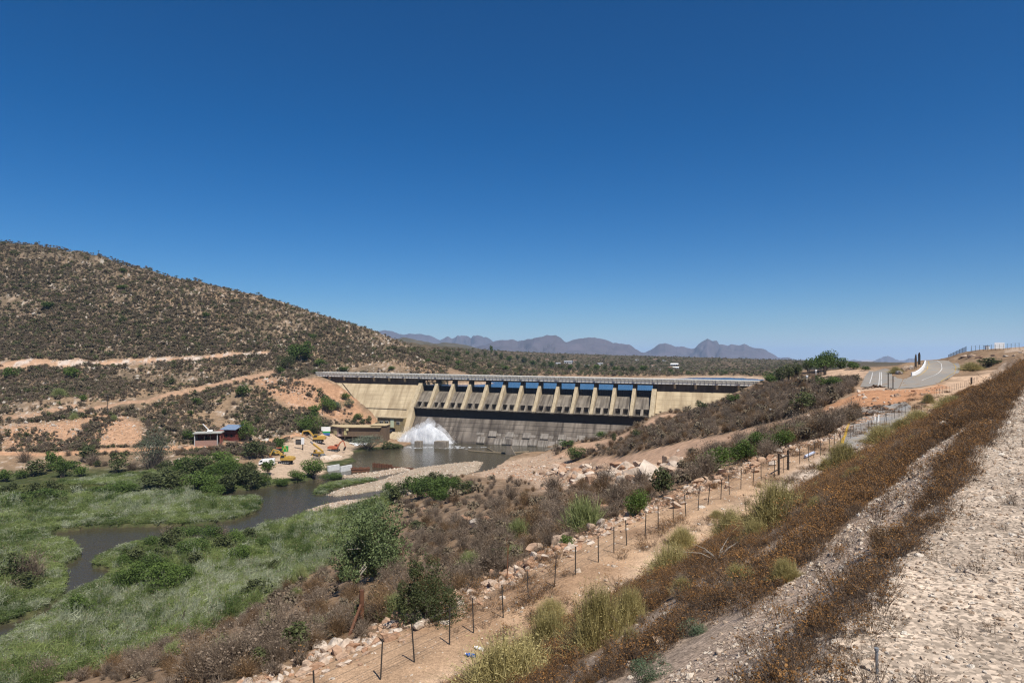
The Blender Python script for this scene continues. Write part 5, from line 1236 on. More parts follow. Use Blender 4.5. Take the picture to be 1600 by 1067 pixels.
# rocks on bars, scree and hillsides
def in_poly(P, n):
    lo, hi = P.min(0), P.max(0); XY = RNG.uniform(lo, hi, (n, 2)); return XY[sdist(XY[:, 0], XY[:, 1], P) < -.2]
XY = np.concatenate([in_poly(P, 9000) for P in BARS]); z = zat(XY); z = z[z[:, 2] > ZR-.05]
scatter('river_stones', 'stones strewn over the gravel bars in the river', 'stones', z, PR['stone'] + PR['rock'][:2], np.clip(RNG.lognormal(0, .5, len(z))*.30, .1, 1.1), .4)
XY = np.concatenate((in_poly(SCREE, 2600), in_poly(ABUT, 1500), in_poly(CUT, 500), in_poly(BANK, 3800))); XY = XY[~in_dam(XY)]
scatter('scree', 'broken reddish rock on the scree slopes and river bank', 'scree', zat(XY), PR['rock'], np.clip(RNG.lognormal(0, .55, len(XY))*.42, .15, 1.8), .4)
n = 14000; px = RNG.uniform(-60, 660, n); py = RNG.uniform(380, 700, n); G = ground(px, py); k = (G[:, 1] > 262) & (G[:, 1] < 620) & (G[:, 2] > -40) & ~in_dam(G[:, :2], 6)
G = G[k]; k = fbm(G[:, 0]*.03, G[:, 1]*.03, 3, 91) + .4*fbm(G[:, 0]*.15, G[:, 1]*.15, 2, 92) > -.02; G = G[k]
scatter('hillside_rocks', 'pale weathered rocks breaking through the hillside scrub', 'rocks', G, PR['hillrock'], np.clip(RNG.lognormal(0, .6, len(G))*.75, .25, 3.2), .4)

OUTC = []
# scrub of the hillsides: even cover on screen area, largest 300 as plants of their own
n = 125000; px = RNG.uniform(-70, 700, n); py = RNG.uniform(372, 712, n); G = ground(px, py)
k = (G[:, 1] > 265) & (G[:, 1] < 640) & (G[:, 2] > -41.5) & ~in_dam(G[:, :2], 6) & (G[:, 0] < 30); G = G[k]
k = out_of(G[:, :2], ALLT, .6); G = G[k]
dn = 1.5*fbm(G[:, 0]*.05, G[:, 1]*.05, 4, 95) + np.where(G[:, 2] > -2, .45, 0) - .75*(sdist(G[:, 0], G[:, 1], SCREE) < 0) - .5*(sdist(G[:, 0], G[:, 1], ABUT) < 0)
G = G[RNG.uniform(-.75, .55, len(G)) < dn]
w_ = np.clip(RNG.lognormal(0, .5, len(G))*1.25, .4, 4.0)
big = np.argsort(-w_/np.hypot(G[:, 0], G[:, 1]))[:120]
rest = np.ones(len(G), bool); rest[big] = False
pr = PR['scrub']*2 + PR['scrubgrey']*2 + PR['scrubgreen']
scatter('hillside_scrub', 'grey brown scrub covering the hillside left of the dam', 'scrub', G[rest], pr, np.c_[w_[rest], w_[rest], w_[rest]*RNG.uniform(.5, .85, rest.sum())])
for i in big:
    q = rnd.random(); kd = 'scrub' if q < .35 else 'dry' if q < .78 else 'drybrown' if q < .88 else 'olive_far'
    o = link('dry_shrub' if kd != 'olive_far' else 'olive_bush', rnd.choice(PR[kd]), None, G[i], rnd.uniform(0, 6.28), (w_[i], w_[i], w_[i]*rnd.uniform(.55, .85)))
    tag(o, {'scrub': 'low brown leafy shrub on the hillside left of the dam', 'dry': 'grey leafless shrub on the hillside left of the dam', 'drybrown': 'brown leafless shrub on the hillside left of the dam', 'olive_far': 'olive green shrub on the hillside left of the dam'}[kd], 'shrub', 'larger shrubs of the left hillside')

# dry shrubs of the near slope and of the spur beyond the haul track
n = 15000; px = np.concatenate((RNG.uniform(20, 1330, 9500), RNG.uniform(860, 1340, 6000))); py = np.concatenate((RNG.uniform(595, 1066, 9500), RNG.uniform(590, 715, 6000))); G = ground(px, py); s = -G[:, 0]*EY + G[:, 1]*EX
k = (s > 21.5) & (G[:, 2] > -42.3) & (G[:, 0] > -75) & (G[:, 1] < 330) & ~in_dam(G[:, :2], 5) & out_of(G[:, :2], HARD, 1.2); G = G[k]
k = ~((sdist(G[:, 0], G[:, 1], BANK) < 0) & (RNG.uniform(size=len(G)) < .9)); G = G[k]
dd = np.hypot(G[:, 0], G[:, 1]); dn = fbm(G[:, 0]*.06, G[:, 1]*.06, 3, 98)
G = G[(RNG.uniform(-.6, .5, len(G)) < dn + .22 + .3*sstep(120, 160, dd))]; dd = np.hypot(G[:, 0], G[:, 1])
w_ = np.clip(RNG.lognormal(0, .35, len(G))*1.7, .7, 3.6)*np.clip(dd/90, .75, 1.15)
big = np.argsort(-w_/dd)[:200]; rest = np.ones(len(G), bool); rest[big] = False
scatter('slope_scrub', 'low grey brown scrub between the larger shrubs of the right slope', 'scrub', G[rest], PR['dry'] + PR['drybrown'] + PR['scrub'][:2] + PR['scrubgrey'], np.c_[w_[rest], w_[rest], w_[rest]*RNG.uniform(.5, .9, rest.sum())])
for i in big:
    q = rnd.random(); kd = 'dry' if q < .62 else 'drybrown' if q < .88 else 'olive_far' if q < .95 else 'pale'
    spur = dd[i] > 140
    o = link({'olive_far': 'olive_bush', 'pale': 'pale_green_bush'}.get(kd, 'dry_shrub'), rnd.choice(PR[kd]), None, G[i], rnd.uniform(0, 6.28), (w_[i]*1.1, w_[i]*1.1, w_[i]*rnd.uniform(.6, .95)))
    tag(o, {'dry': 'leafless grey shrub', 'drybrown': 'leafless brown shrub', 'olive_far': 'small olive leaved shrub', 'pale': 'small pale green shrub'}[kd] + (' on the spur beyond the haul track' if spur else ' on the slope between reeds and fence'), 'shrub', 'dry shrubs of the spur' if spur else 'dry shrubs of the near slope')
XY, t, s = emb_points(5200, -20, 130, 20, 60, 1.2); k = seen(XY); XY = XY[k]; z = zat(XY); z = z[z[:, 2] > -42]
sc = RNG.uniform(.3, .8, len(z)); scatter('slope_litter', 'dry twigs and tufts lying between the shrubs of the near slope', 'dry tufts', z, PR['weed'][4:] + PR['scrubgrey'], np.c_[sc*1.3, sc*1.3, sc*.7], .3)
for px, py, w_, h_, n_ in ((175, 456, 70, 7, 60), (30, 492, 60, 7, 40), (100, 405, 40, 7, 16), (52, 405, 20, 5, 10), (270, 540, 70, 12, 40), (175, 530, 30, 14, 22), (340, 548, 40, 6, 20), (445, 548, 30, 10, 18), (408, 534, 22, 14, 22), (590, 530, 60, 14, 40), (560, 545, 40, 16, 24), (18, 540, 30, 10, 14), (130, 576, 120, 5, 50), (235, 567, 90, 5, 40)):
    G = ground(px + w_*(RNG.uniform(-.5, .5, n_)), py + h_*RNG.uniform(-.5, .5, n_)); G = G[~in_dam(G[:, :2], 6) & (G[:, 1] < 640)]
    for g_i, g in enumerate(G):
        OUTC.append((*g, min(RNG.lognormal(.35, .5), 4.2)))
OUTC = np.array(OUTC); scatter('outcrop', 'pale rock outcrops breaking the scrub of the left hillside', 'rocks', OUTC[:, :3], PR['hillrock'], np.c_[OUTC[:, 3]*1.4, OUTC[:, 3], OUTC[:, 3]*.9], .3)
n = 9000; px = RNG.uniform(560, 1320, n); py = RNG.uniform(545, 588, n); G = ground(px, py); G = G[(G[:, 1] > 480) & (G[:, 2] > -15.4)]
w_ = RNG.uniform(1.2, 4.5, len(G)); scatter('far_scrub', 'scrub on the low land beyond the reservoir', 'scrub', G, PR['scrub'] + PR['scrubgreen'], np.c_[w_, w_, w_*.6])
# ------------------------------------------------------------------ bushes and trees one can point at: photo x, base y, width and height in pixels, kind, label
def plant(px, py, w, h, kd, name, lab, cat='bush', group=None, D=None):
    p = ground(px, py)[0]; s = p[1]/F
    dist = 'near' if (w*1.0 > 100 and kd + '_near' in PR) else 'mid' if kd + '_mid' in PR and w > 26 else 'far'
    pr = PR.get(kd) or PR.get(kd + '_' + dist) or PR[kd + '_far']
    o = link(name, rnd.choice(pr), None, p - np.array((0, 0, .15)), rnd.uniform(0, 6.28), (w*s*1.1, w*s*1.1, h*s*(1.35 if kd in ('yellow', 'pale') else 1.12)))
    return tag(o, lab, cat, group)
GRP = 'green bushes along the river'
def batch(txt, group, name=None):
    for l in txt.strip().split('\n'):
        a, lab = l.split('|'); v = a.split(); kd = v[4]
        plant(*map(float, v[:4]), kd, name or {'green': 'green_bush', 'olive': 'olive_bush', 'willow': 'willow', 'yellow': 'yellow_green_bush', 'salt': 'dusty_green_bush', 'pale': 'pale_green_bush', 'dry': 'dry_shrub', 'drybrown': 'dry_shrub'}[kd], lab.strip(), 'shrub' if kd.startswith('dry') else 'bush', group)
batch('''140 722 44 24 olive|dark spreading bush just below the scree slope
78 729 22 24 green|upright green bush at the left end of the road bank
50 744 42 24 olive|round olive bush left of centre under the road bank
97 746 30 30 green|two headed green bush beside the round olive bush
127 744 22 16 green|small low green bush between bank bushes
184 738 34 28 olive|olive bush with a dark right half near the grey willow
8 752 26 18 green|green bush cut by the left frame edge below the road
237 732 66 62 willow|large grey green willow below the foot road
300 742 58 30 green|green bush right of the grey willow
336 748 48 24 green|bright green bush in the thicket below the shelter
276 748 40 24 green|green bush touching the willow at its right
348 728 52 22 green|wide green bush under the brick cottage
312 768 62 30 green|dark green mound at the water end of the thicket
248 764 74 24 olive|long olive mound behind the reeds
190 771 66 18 green|low green hedge mound at the edge of the reeds
150 774 40 13 green|lowest green mound left of the hedge
72 787 64 24 green|dark green mound among the reeds on the left
22 789 50 17 green|flat green mound at the left frame edge
104 790 26 14 olive|small olive mound beside the dark green mound
374 757 44 26 olive|olive bush in front of the bright riverside bushes
396 716 46 26 olive|dark olive bush right of the track bend
386 690 32 32 green|green bush at the right wall of the cottage
297 689 24 18 green|green bush at the left wall of the shelter
438 704 22 20 green|green bush behind the loader
418 742 26 22 green|round green bush in front of the white truck
489 748 46 30 green|largest green bush, standing before the machine yard
462 754 32 16 green|green bush left of the largest yard bush
440 758 28 13 green|low green bush at the water edge of the yard
392 767 44 24 olive|shaded olive bush at the river bank below the yard
356 769 48 24 olive|grey olive bush at the bank left of the yard
332 773 40 18 green|green bush where the bank meets the reeds
410 757 30 18 green|green bush between yard and river
520 752 46 8 green|flat green growth on the reed island
575 703 62 22 willow|tufted reedy bush in front of the stilted works building
612 702 42 16 olive|olive bush between works building and spray''', GRP)
batch('''205 925 56 44 green|green bush at the left of the island thicket
252 932 64 48 green|largest bright green bush of the island thicket
287 918 46 38 green|green bush at the right of the island thicket
236 902 52 36 green|green bush behind the largest island bush
124 968 46 40 green|dark green bush alone at the river bend
376 882 42 30 green|rounded green bush right of the island thicket
302 874 52 32 green|green bush above the island thicket
262 862 44 28 olive|olive bush at the top of the island thicket
342 868 46 30 olive|olive bush with grey twigs in the island thicket
366 858 36 30 green|green bush nearest the open channel
292 846 50 24 green|green bush bordering the upper channel
214 884 46 28 olive|olive bush leaning over the narrow channel
392 846 30 22 olive|olive bush at the mouth of the channel
26 912 52 44 olive|olive bush on the left bank of the narrow channel
426 898 30 24 olive|olive bush at the top of the dry slope
392 942 62 36 olive|spreading dark olive bush among grey shrubs
470 908 24 22 pale|round pale green bush on the dry slope
418 1006 36 44 pale|pale green bush low on the dry slope
463 934 22 15 pale|small pale bush left of the round pale bush
440 915 26 15 pale|small pale bush above the grey shrubs
50 912 52 52 dry|dead grey shrub beside the left olive bush
262 846 34 22 dry|dead grey shrub above the island thicket
346 850 34 28 dry|dead grey shrub inside the island thicket''', 'bushes among the reeds')
batch('''655 780 56 36 green|green bush left of the pair behind the big tree
694 778 54 34 green|green bush right of the pair behind the big tree
618 786 44 26 olive|olive bush at the tip of the lower gravel bar
724 772 44 20 olive|low olive bush right of the green pair
650 768 34 14 green|low green growth along the gravel bar
885 851 26 18 green|small bright bush beside a white boulder on the rock line
998 806 46 44 green|bright green bush at the rock line by the fence
1041 775 44 44 olive|taller olive green bush above the rock line
1120 736 62 38 green|large bright bush at the left of the track side group
1157 724 52 36 green|bright bush in the middle of the track side group
1189 708 46 32 green|bright bush behind the grey shrub of the group
1226 700 42 30 green|bright bush at the right of the track side group
1204 716 48 28 dry|grey shrub in front of the track side bushes
900 720 32 22 green|green bush where the two dirt tracks part
886 700 26 12 green|green bush at the waterline below the spillway
940 684 22 10 green|green bush on the steep bank under the apron
956 670 18 9 green|green bush at the end of the black recess
958 692 12 15 olive|slim dark bush on the bank under the tracks
994 684 22 13 olive|olive bush on the spur above the haul track
1008 650 16 11 green|green bush growing before the last spillway bay
1096 641 22 15 olive|olive bush under the right flank of the dam
1147 629 22 13 green|green bush high on the right flank of the dam
1260 642 40 28 olive|large dark olive bush on the spur
1298 607 42 18 green|wide green bush below the levelled lot
1280 598 14 11 green|round bush before the security fence
1257 597 16 10 willow|grey green round bush left of the lamp post
1216 600 24 24 olive|dark bush at the right end of the crest
1352 579 16 8 green|round bush beside the crest road
1545 571 44 12 olive|dark bush on the bank above the curving road
1518 578 34 11 yellow|yellowish bush on the verge of the curving road
1400 583 22 9 yellow|yellow tuft below the rock knoll
1451 629 20 13 yellow|round yellow brown bush at the bend of the post fence
1333 655 8 10 drybrown|dry brown tuft beside the broken road''', 'bushes of the right bank')
batch('''112 591 26 18 green|round green bush under the hill road
15 592 24 18 green|green bush at the left frame edge under the hill road
269 600 16 11 olive|olive bush above the diagonal track
381 620 26 17 green|green bush above the cottage
73 484 22 13 green|green bush high on the left hillside
190 453 16 8 green|bright low bush above the pale outcrop
191 426 14 7 green|bright bush near the skyline
189 506 16 10 olive|dark bush in the middle of the hillside
322 497 11 9 green|green bush right of the outcrop on the hillside
362 475 14 8 olive|dark bush below the skyline right
130 627 13 11 green|green bush beside the leaning hill pole
307 632 15 11 green|green bush below the diagonal track
297 650 11 9 green|small green bush above the shelter
115 655 13 9 pale|pale bush at the top of the scree
178 656 10 8 pale|small pale bush right of the hill pole
92 619 22 11 pale|pale green clump on the lower hillside
438 584 14 12 green|green bush at the bend of the hill track
500 572 20 12 green|green bush just above the left end of the crest
537 580 20 7 green|flat green bush behind the left parapet
510 644 30 24 green|green tree like bush left of the dam flank
490 647 24 15 green|lower green bush left of the tree like bush
526 641 26 14 salt|grey green cactus clump by the lamp pole
546 637 26 14 salt|grey green cactus clump touching the dam flank
540 624 16 11 green|green bush against the dam flank
560 655 16 9 green|small green bush under the drain kerb
577 662 12 12 olive|upright olive bush above the works building roof
668 566 10 6 green|green bush seen over the parapet
612 578 12 6 green|small bush behind the parapet
487 529 14 8 green|green bush under the right skyline of the hill''', 'green bushes of the left hillside')
batch('''800 1075 180 78 yellow|widest yellow green bush at the bottom of the frame
858 1012 84 56 yellow|yellow green bush above the widest one
935 1010 96 92 yellow|tall yellow green bush on the lower slope edge
985 975 60 60 yellow|yellow bush merging into the brown weeds
862 967 54 32 yellow|low yellow green bush nearest the fence bottom
1050 894 80 42 yellow|broad olive yellow bush at the foot of the embankment
1066 852 50 28 yellow|rounded yellow bush behind the broad olive yellow one
1140 838 52 40 yellow|yellow bush on the left of the biggest fence side bush
1215 822 100 66 yellow|biggest yellow green bush beside the pale gravel path
1180 842 44 34 yellow|small yellow bush at the foot of the biggest one
1120 808 26 13 yellow|tiny yellow bush alone on the sandy strip
1318 735 62 40 yellow|yellow green bush below the broken road
1376 694 52 28 yellow|yellow green bush beside the broken road edge
1290 735 24 18 yellow|small yellow tuft left of the road bush
1486 640 54 20 yellow|yellow bush band at the upper embankment foot
1436 660 50 18 yellow|yellow bush band in the middle of the embankment foot
1408 672 40 16 yellow|yellow bush where the fence bends
1012 1064 78 66 salt|dusty green bush at the bottom of the slope
1085 992 58 42 salt|dusty green bush up the slope from the bottom one
1030 918 40 22 willow|pale grey bush among the brown weeds
1150 1055 20 14 salt|tiny green seedling on the gravel strip''', 'bushes along the embankment foot')

# thickets: more bushes of the island, the hedge by the river and the pool bank
for (x0, y0, x1, y1, n_, w0, kinds, lab, grp) in (
    (190, 845, 420, 905, 26, 34, 'go', 'in the thicket on the reed island', 'island thicket bushes'), (190, 900, 300, 935, 8, 40, 'g', 'at the front of the reed island', 'island thicket bushes'),
    (262, 738, 398, 772, 26, 38, 'goo', 'in the hedge between the foot road and the river', 'riverside hedge bushes'), (0, 770, 130, 792, 9, 36, 'go', 'on the left edge of the valley floor', 'left valley bushes'),
    (0, 715, 270, 752, 14, 24, 'god', 'on the bank under the foot road', 'road bank bushes'), (600, 762, 760, 785, 10, 34, 'go', 'behind the big tree by the gravel bar', 'gravel bar bushes'), (0, 880, 60, 935, 6, 44, 'od', 'on the left bank of the narrow channel', 'left bank bushes')):
    for _ in range(n_):
        px, py = rnd.uniform(x0, x1), rnd.uniform(y0, y1); q = rnd.choice(kinds); w_ = w0*rnd.uniform(.6, 1.25)
        p = ground(px, py)[0]
        if wdist(p[None, :2])[0] < 1.5: continue
        kd = {'g': 'green', 'o': 'olive', 'd': 'dry'}[q]
        plant(px, py, w_, w_*rnd.uniform(.5, .75), kd, {'g': 'green_bush', 'o': 'olive_bush', 'd': 'dry_shrub'}[q], {'g': 'bright green bush ', 'o': 'dull olive bush ', 'd': 'leafless grey shrub '}[q] + lab, 'shrub' if q == 'd' else 'bush', grp)

# ------------------------------------------------------------------ trees with trunks
def tree(px, py, w, h, lm, label, n=4200, size=.02, seed=1, group=None, trunk=.05, bark=BARK, limbs=9, nl=12, low=.22, rr=(.11, .27), cr=(.1, .34), zc=.30):
    p = ground(px, py)[0]; s = p[1]/F; W, H = w*s, h*s
    e = empty('tree', p - np.array((0, 0, .2))); tag(e, label, 'tree', group)
    rg = np.random.default_rng(seed)
    P, d = crown_points(n, rg, nl, low, .5, rr, cr, zc)
    P = P*np.array((W, W, H)); 
    A = leaves(P, d, size*max(W, H), rg, .65)
    link('crown', np_mesh('crown', A[0], [A[1]], [LM[lm]]), e)
    m = MB(); r0 = trunk*W*.5
    m.tube([(0, 0, -.4), (.02*W, 0, H*.18), (-.02*W, .01*W, H*.36)], [r0*1.25, r0, r0*.7], 8)
    for k in range(limbs):
        q = P[rg.integers(0, n)]*.86; b = Vector((0, 0, H*rg.uniform(.08, .32)))
        m.tube([b, b.lerp(Vector(q), .5) + Vector((0, 0, .06*H)), Vector(q)], [r0*.5, r0*.3, r0*.08], 5)
    m.build('trunk', bark, e)
    return e
tree(584, 906, 150, 132, 'willow', 'large leafy grey green tree on the slope beside the reeds', 15000, .0125, 3, None, .035, BARKP, 34, 60, .03, (.05, .16), (.10, .50), .10)
for c in list(bpy.data.objects):
    if c.name == 'crown' and c.parent and c.parent.name == 'tree': c.data.materials[0] = leaf_mat('broad_grey_green_leaves', (.05, .075, .026), (.165, .21, .085))
tree(664, 968, 138, 118, 'olive', 'dense dark green tree like bush beside the white boulders', 14000, .010, 4, None, .03, BARK, 20, 44, .03, (.06, .18), (.12, .48), .12)
tree(484, 680, 48, 38, 'green', 'round dense green tree above the machine yard', 3200, .022, 5, None, .06, BARK, 8, 12, .1)
tree(1291, 579, 64, 34, 'green', 'large spreading green tree on the crest right of the dam', 4200, .02, 6, None, .05, BARK, 12, 20, .05, (.08, .22), (.12, .42), .2)
tree(1262, 582, 20, 20, 'olive', 'darker tree left of the large spreading tree', 1500, .03, 16, None, .05, BARK, 6, 9, .1)
tree(1334, 577, 28, 13, 'green', 'low wide tree right of the large spreading tree', 1500, .03, 7, None, .05, BARK, 6, 9, .12)
tree(1232, 596, 28, 30, 'olive', 'dark tree behind the end of the crest parapet', 2200, .028, 8, None, .05, BARK, 8, 10, .1)
tree(1247, 592, 22, 28, 'olive', 'dark tree with a leaning top beside the crest trees', 1800, .03, 9, None, .05, BARK, 8, 8, .1)
tree(1206, 602, 30, 22, 'green', 'green tree covering the end of the dam parapet', 1800, .03, 10, None, .05, BARK, 8, 9, .05)
tree(470, 566, 52, 34, 'green', 'wide green thicket tree on the left abutment', 2600, .026, 11, None, .04, BARK, 8, 14, .05)
tree(447, 578, 30, 26, 'olive', 'dark tree left of the wide thicket tree', 1600, .03, 12, None, .04, BARK, 8, 9, .05)
k = 0
for l in '''678 552 9 8;690 553 10 7;700 555 12 8;716 558 14 9;730 556 10 8;744 560 14 9;757 558 10 9;768 553 8 13;775 557 9 9;783 562 14 10;796 566 14 10;808 562 10 8;820 568 16 11;832 572 14 9;842 566 9 8;848 576 14 10;862 575 16 10;876 578 15 9;880 560 9 5;890 579 14 9;903 577 14 10;917 578 16 9;932 579 14 9;946 580 14 10;955 573 12 8;962 581 16 9;975 582 14 10;990 583 15 11;1004 582 18 11;1018 571 8 5;1028 567 12 5;1048 583 12 7;1075 584 10 6;700 566 16 10;715 572 14 9;740 575 16 10;765 576 14 10;790 580 15 9;812 581 14 9;1110 586 9 5;1135 585 8 5;866 562 8 5'''.replace('\n', ';').split(';'):
    px, py, w_, h_ = map(float, l.split())
    p = ground(px, py)[0]; s = p[1]/F
    kd = ['olive_far', 'green_far', 'olive_far'][k % 3]; k += 1
    o = link('tree', PR[kd][k % 3], None, p - np.array((0, 0, .4)), k*1.3, (w_*s, w_*s, h_*s*1.15))
    tag(o, 'dark rounded tree on the far shore seen over the spillway' if kd == 'olive_far' else 'greener rounded tree on the far shore seen over the spillway', 'tree', 'trees on the far shore')

# ------------------------------------------------------------------ boulders: the rock line along the fence and the pile under the haul track
bl = []
for t in np.arange(8, 118, 1.0):
    for _ in range(2):
        tt = t + rnd.uniform(-.4, .4); d = rnd.gauss(0, .75); r = min(max(rnd.lognormvariate(-.65, .5), .22), 1.1)*(1.25 if 48 < tt < 75 else .85)
        bl.append((*ts(tt, 19.6 + d), r*.9, 'line'))
P = in_poly(gpoly('872,728 920,730 960,729 1010,729 1062,723 1066,733 1040,742 990,757 930,758 890,748 850,742'), 900)
for x, y in P[:240]: bl.append((x, y, min(max(rnd.lognormvariate(.95, .4), 1.3), 5.2), 'pile'))
for t in (tuple(map(float, q.split())) for q in '745 822 5;760 815 4;728 812 4;790 790 3;910 805 1.6;940 800 1.5;915 798 1.3;660 800 4;1305 600 2.5;1290 625 2;1320 612 2;1300 640 1.6;1283 655 1.4;1242 655 1.2;1180 672 1.2;1140 684 1.2;1060 704 1.2;1250 690 1.0;1270 684 1.0;870 850 1.2;885 842 .9;833 863 1.0;840 858 .7;440 1046 .5;480 1010 .5;560 975 .5'.split(';')):
    g = ground(t[0], t[1])[0]; bl.append((g[0], g[1], t[2]*.55 if t[2] > 2 else t[2], 'lone'))
bl = np.array([b[:3] for b in bl]), [b[3] for b in bl]
B, kind = bl; dd = np.hypot(B[:, 0], B[:, 1]); th_ = np.abs(np.arctan2(B[:, 0], B[:, 1])) < .68
order = [i for i in np.argsort(-B[:, 2]/dd) if th_[i]]
zz = height(B[:, 0], B[:, 1])
for i in order[:295]:
    o = link('boulder', PR['rock'][i % 7], None, (B[i, 0], B[i, 1], zz[i] + B[i, 2]*.18)); o.rotation_euler = (rnd.uniform(-.5, .5), rnd.uniform(-.5, .5), rnd.uniform(0, 6.28)); o.scale = (B[i, 2]*rnd.uniform(.9, 1.3), B[i, 2]*rnd.uniform(.8, 1.1), B[i, 2]*rnd.uniform(.8, 1.1))
    tag(o, {'line': 'angular pale boulder of the rock line ' + ('near the braced corner post' if B[i, 0]*EX+B[i, 1]*EY < 30 else 'between the corner post and the bright green bush' if B[i, 0]*EX+B[i, 1]*EY < 55 else 'near the timber strainer frame'), 'pile': 'large' * (B[i, 2] > 1.8) + 'smaller' * (B[i, 2] <= 1.8) + ' reddish boulder in the pile below the haul track', 'lone': 'single boulder lying on the slope away from the rock line'}[kind[i]], 'boulder', {'line': 'boulders of the rock line', 'pile': 'boulders of the pile', 'lone': 'lone boulders on the slopes'}[kind[i]])
rest = order[295:]
Q = np.array([ts(t, 19.6 + RNG.normal(.3, .75)) for t in RNG.uniform(4, 118, 4200)]); Pq = in_poly(gpoly('868,728 960,728 1066,722 1100,712 1100,722 1066,736 1040,745 990,760 930,762 880,755 800,745 760,740 800,725'), 3500)
allr = np.concatenate((B[rest][:, :2], Q, Pq)); sr = np.concatenate((B[rest][:, 2], np.clip(RNG.lognormal(0, .5, len(Q))*.27, .08, .7), np.clip(RNG.lognormal(0, .5, len(Pq))*.75, .25, 1.8)))
scatter('rubble', 'smaller broken rocks between the boulders of the line and the pile', 'rubble', zat(allr), PR['rock'], sr, .4)

# heaps of broken asphalt on the closed road
DKR = rock_mat('broken_asphalt', (.10, .07, .055), (.16, .12, .09), (.30, .17, .10)); dk = [rock_mesh('chunk', 300+i, DKR, 1, .5) for i in range(3)]
for px, py, w_, n, lab in ((1357, 650, 16, 46, 'dark heap of broken asphalt on the closed road, the nearer one'), (1375, 640, 18, 46, 'reddish heap of rubble across the far end of the closed road'), (1366, 606, 16, 34, 'low heap of rubble closing the crest road by the posts')):
    p = ground(px, py)[0]; s = p[1]/F; e = empty('rubble_heap', p); tag(e, lab, 'heap', 'rubble heaps on the old road')
    for i in range(n):
        a, r = rnd.uniform(0, 6.28), rnd.random()**.6; x, y = math.cos(a)*r*w_*s, math.sin(a)*r*2.2
        z = height_at(p[0]+x, p[1]+y)[0] - p[2] + (1-r)*.75*rnd.random() + .08
        o = link('chunk', dk[i % 3], e, (x, y, z)); o.rotation_euler = (rnd.uniform(-.4, .4), rnd.uniform(-.4, .4), rnd.uniform(0, 6)); q = rnd.uniform(.4, 1.0); o.scale = (q, q, q*.8)
p = ground(1412, 583)[0]
for px, py, r, lab in ((1413, 580, 2.6, 'pale rock of the knoll inside the road bend'), (1405, 585, 1.6, 'darker rock at the foot of the knoll'), (1423, 577, 2.0, 'upper rock of the knoll under the dark boards')):
    g = ground(px, py)[0]; o = link('knoll_rock', PR['hillrock'][int(r*3) % 5], None, g + np.array((0, 0, r*.25)), rnd.uniform(0, 6), r*1.5); tag(o, lab, 'rock', 'rocks of the road knoll')
for px, py, r in ((1520, 557, 3.4), (1508, 556, 2.4), (1530, 559, 2.6), (1542, 560, 2.0), (1552, 556, 1.8), (1572, 557, 1.7), (1585, 556, 1.6), (1596, 551, 1.8)):
    g = ground(px, py)[0]; o = link('cut_rock', PR['rock'][int(px) % 7], None, g, rnd.uniform(0, 6), (r*1.5, r, r*.8)); tag(o, 'reddish rock jutting from the bank above the curving road', 'rock', 'rocks of the road cut')

# ------------------------------------------------------------------ the post fence below the embankment
fn = empty('post_fence', (*ts(30, 16.5), height_at(*ts(30, 16.5))[0])); tag(fn, 'long wire fence on thin dark posts along the embankment foot', 'fence'); org = np.array(fn.location)
fpx = [(596, 1062), (650, 1035), (697, 1005), (738, 988), (791, 966), (830, 942), (866, 916), (900, 898), (928, 877), (954, 863), (981, 852), (1007, 836), (1031, 826), (1052, 815), (1069, 806), (1090, 797), (1109, 789), (1126, 780), (1142, 773), (1158, 764), (1174, 757), (1189, 751), (1202, 744), (1216, 738), (1257, 725), (1267, 720), (1277, 716), (1287, 712), (1297, 705), (1306, 701), (1314, 695), (1322, 691), (1330, 687), (1337, 683), (1344, 680), (1351, 676), (1357, 673), (1363, 670), (1370, 667), (1376, 665), (1382, 662), (1387, 660), (1393, 657), (1398, 655), (1403, 653), (1408, 652), (1413, 650), (1419, 648), (1424, 646), (1429, 645), (1434, 643)]
pts = ground(*np.array(fpx, float).T)
tt = pts[:, 0]*EX + pts[:, 1]*EY; ss = -pts[:, 0]*EY + pts[:, 1]*EX
# keep the fence on one smooth line over the plateau
o_ = np.argsort(tt); tt = tt[o_]; ss = np.convolve(np.pad(ss[o_], 4, 'edge'), np.ones(9)/9, 'valid')
tt = np.concatenate((np.arange(tt[0]-12, tt[0], 2.4), tt)); ss = np.concatenate((np.full(len(tt)-len(ss), ss[0]), ss))
last = tt[-1]; ext = np.arange(last+2.6, last+75, 2.8); tt = np.concatenate((tt, ext)); ss = np.concatenate((ss, ss[-1] + (14.2-ss[-1])*np.linspace(0, 1, len(ext))))
XY = np.array([ts(a, b) for a, b in zip(tt, ss)]); FP = zat(XY)
pm_ = MB().bar((0, 0, -.4), (0, 0, 1.27), .036, .036).add([], []).mesh('fence_post', STEEL)
for q in FP:
    o = link('fence_post', pm_, fn, q-org); o.rotation_euler = (rnd.gauss(0, .04), rnd.gauss(-.03, .035), rnd.uniform(0, 3))
for h in (.22, .48, .74, 1.0, 1.22):
    MB().tube([q-org+(0, 0, h) for q in FP], .006, 3, False).build('wire', STEEL, fn)
for px, py, lab in ((1235, 735, 'dark timber strainer frame in the middle of the post fence'), (1517, 610, 'dark timber strainer frame at the far end of the post fence')):
    k = np.argmin(np.abs(np.arctan2(FP[:, 0], FP[:, 1]) - math.atan((px-CX)/F))); p = FP[k]; e = empty('strainer_frame', p, math.atan2(EY, EX)); tag(e, lab, 'fence frame', 'strainer frames of the post fence')
    for xx in (-1.15, 1.15): MB().tube([(xx, 0, -.5), (xx, 0, 1.6)], .085, 8).build('post', TIMB, e)
    MB().tube([(-1.15, 0, 1.22), (1.15, 0, 1.22)], .06, 8).build('rail', TIMB, e)
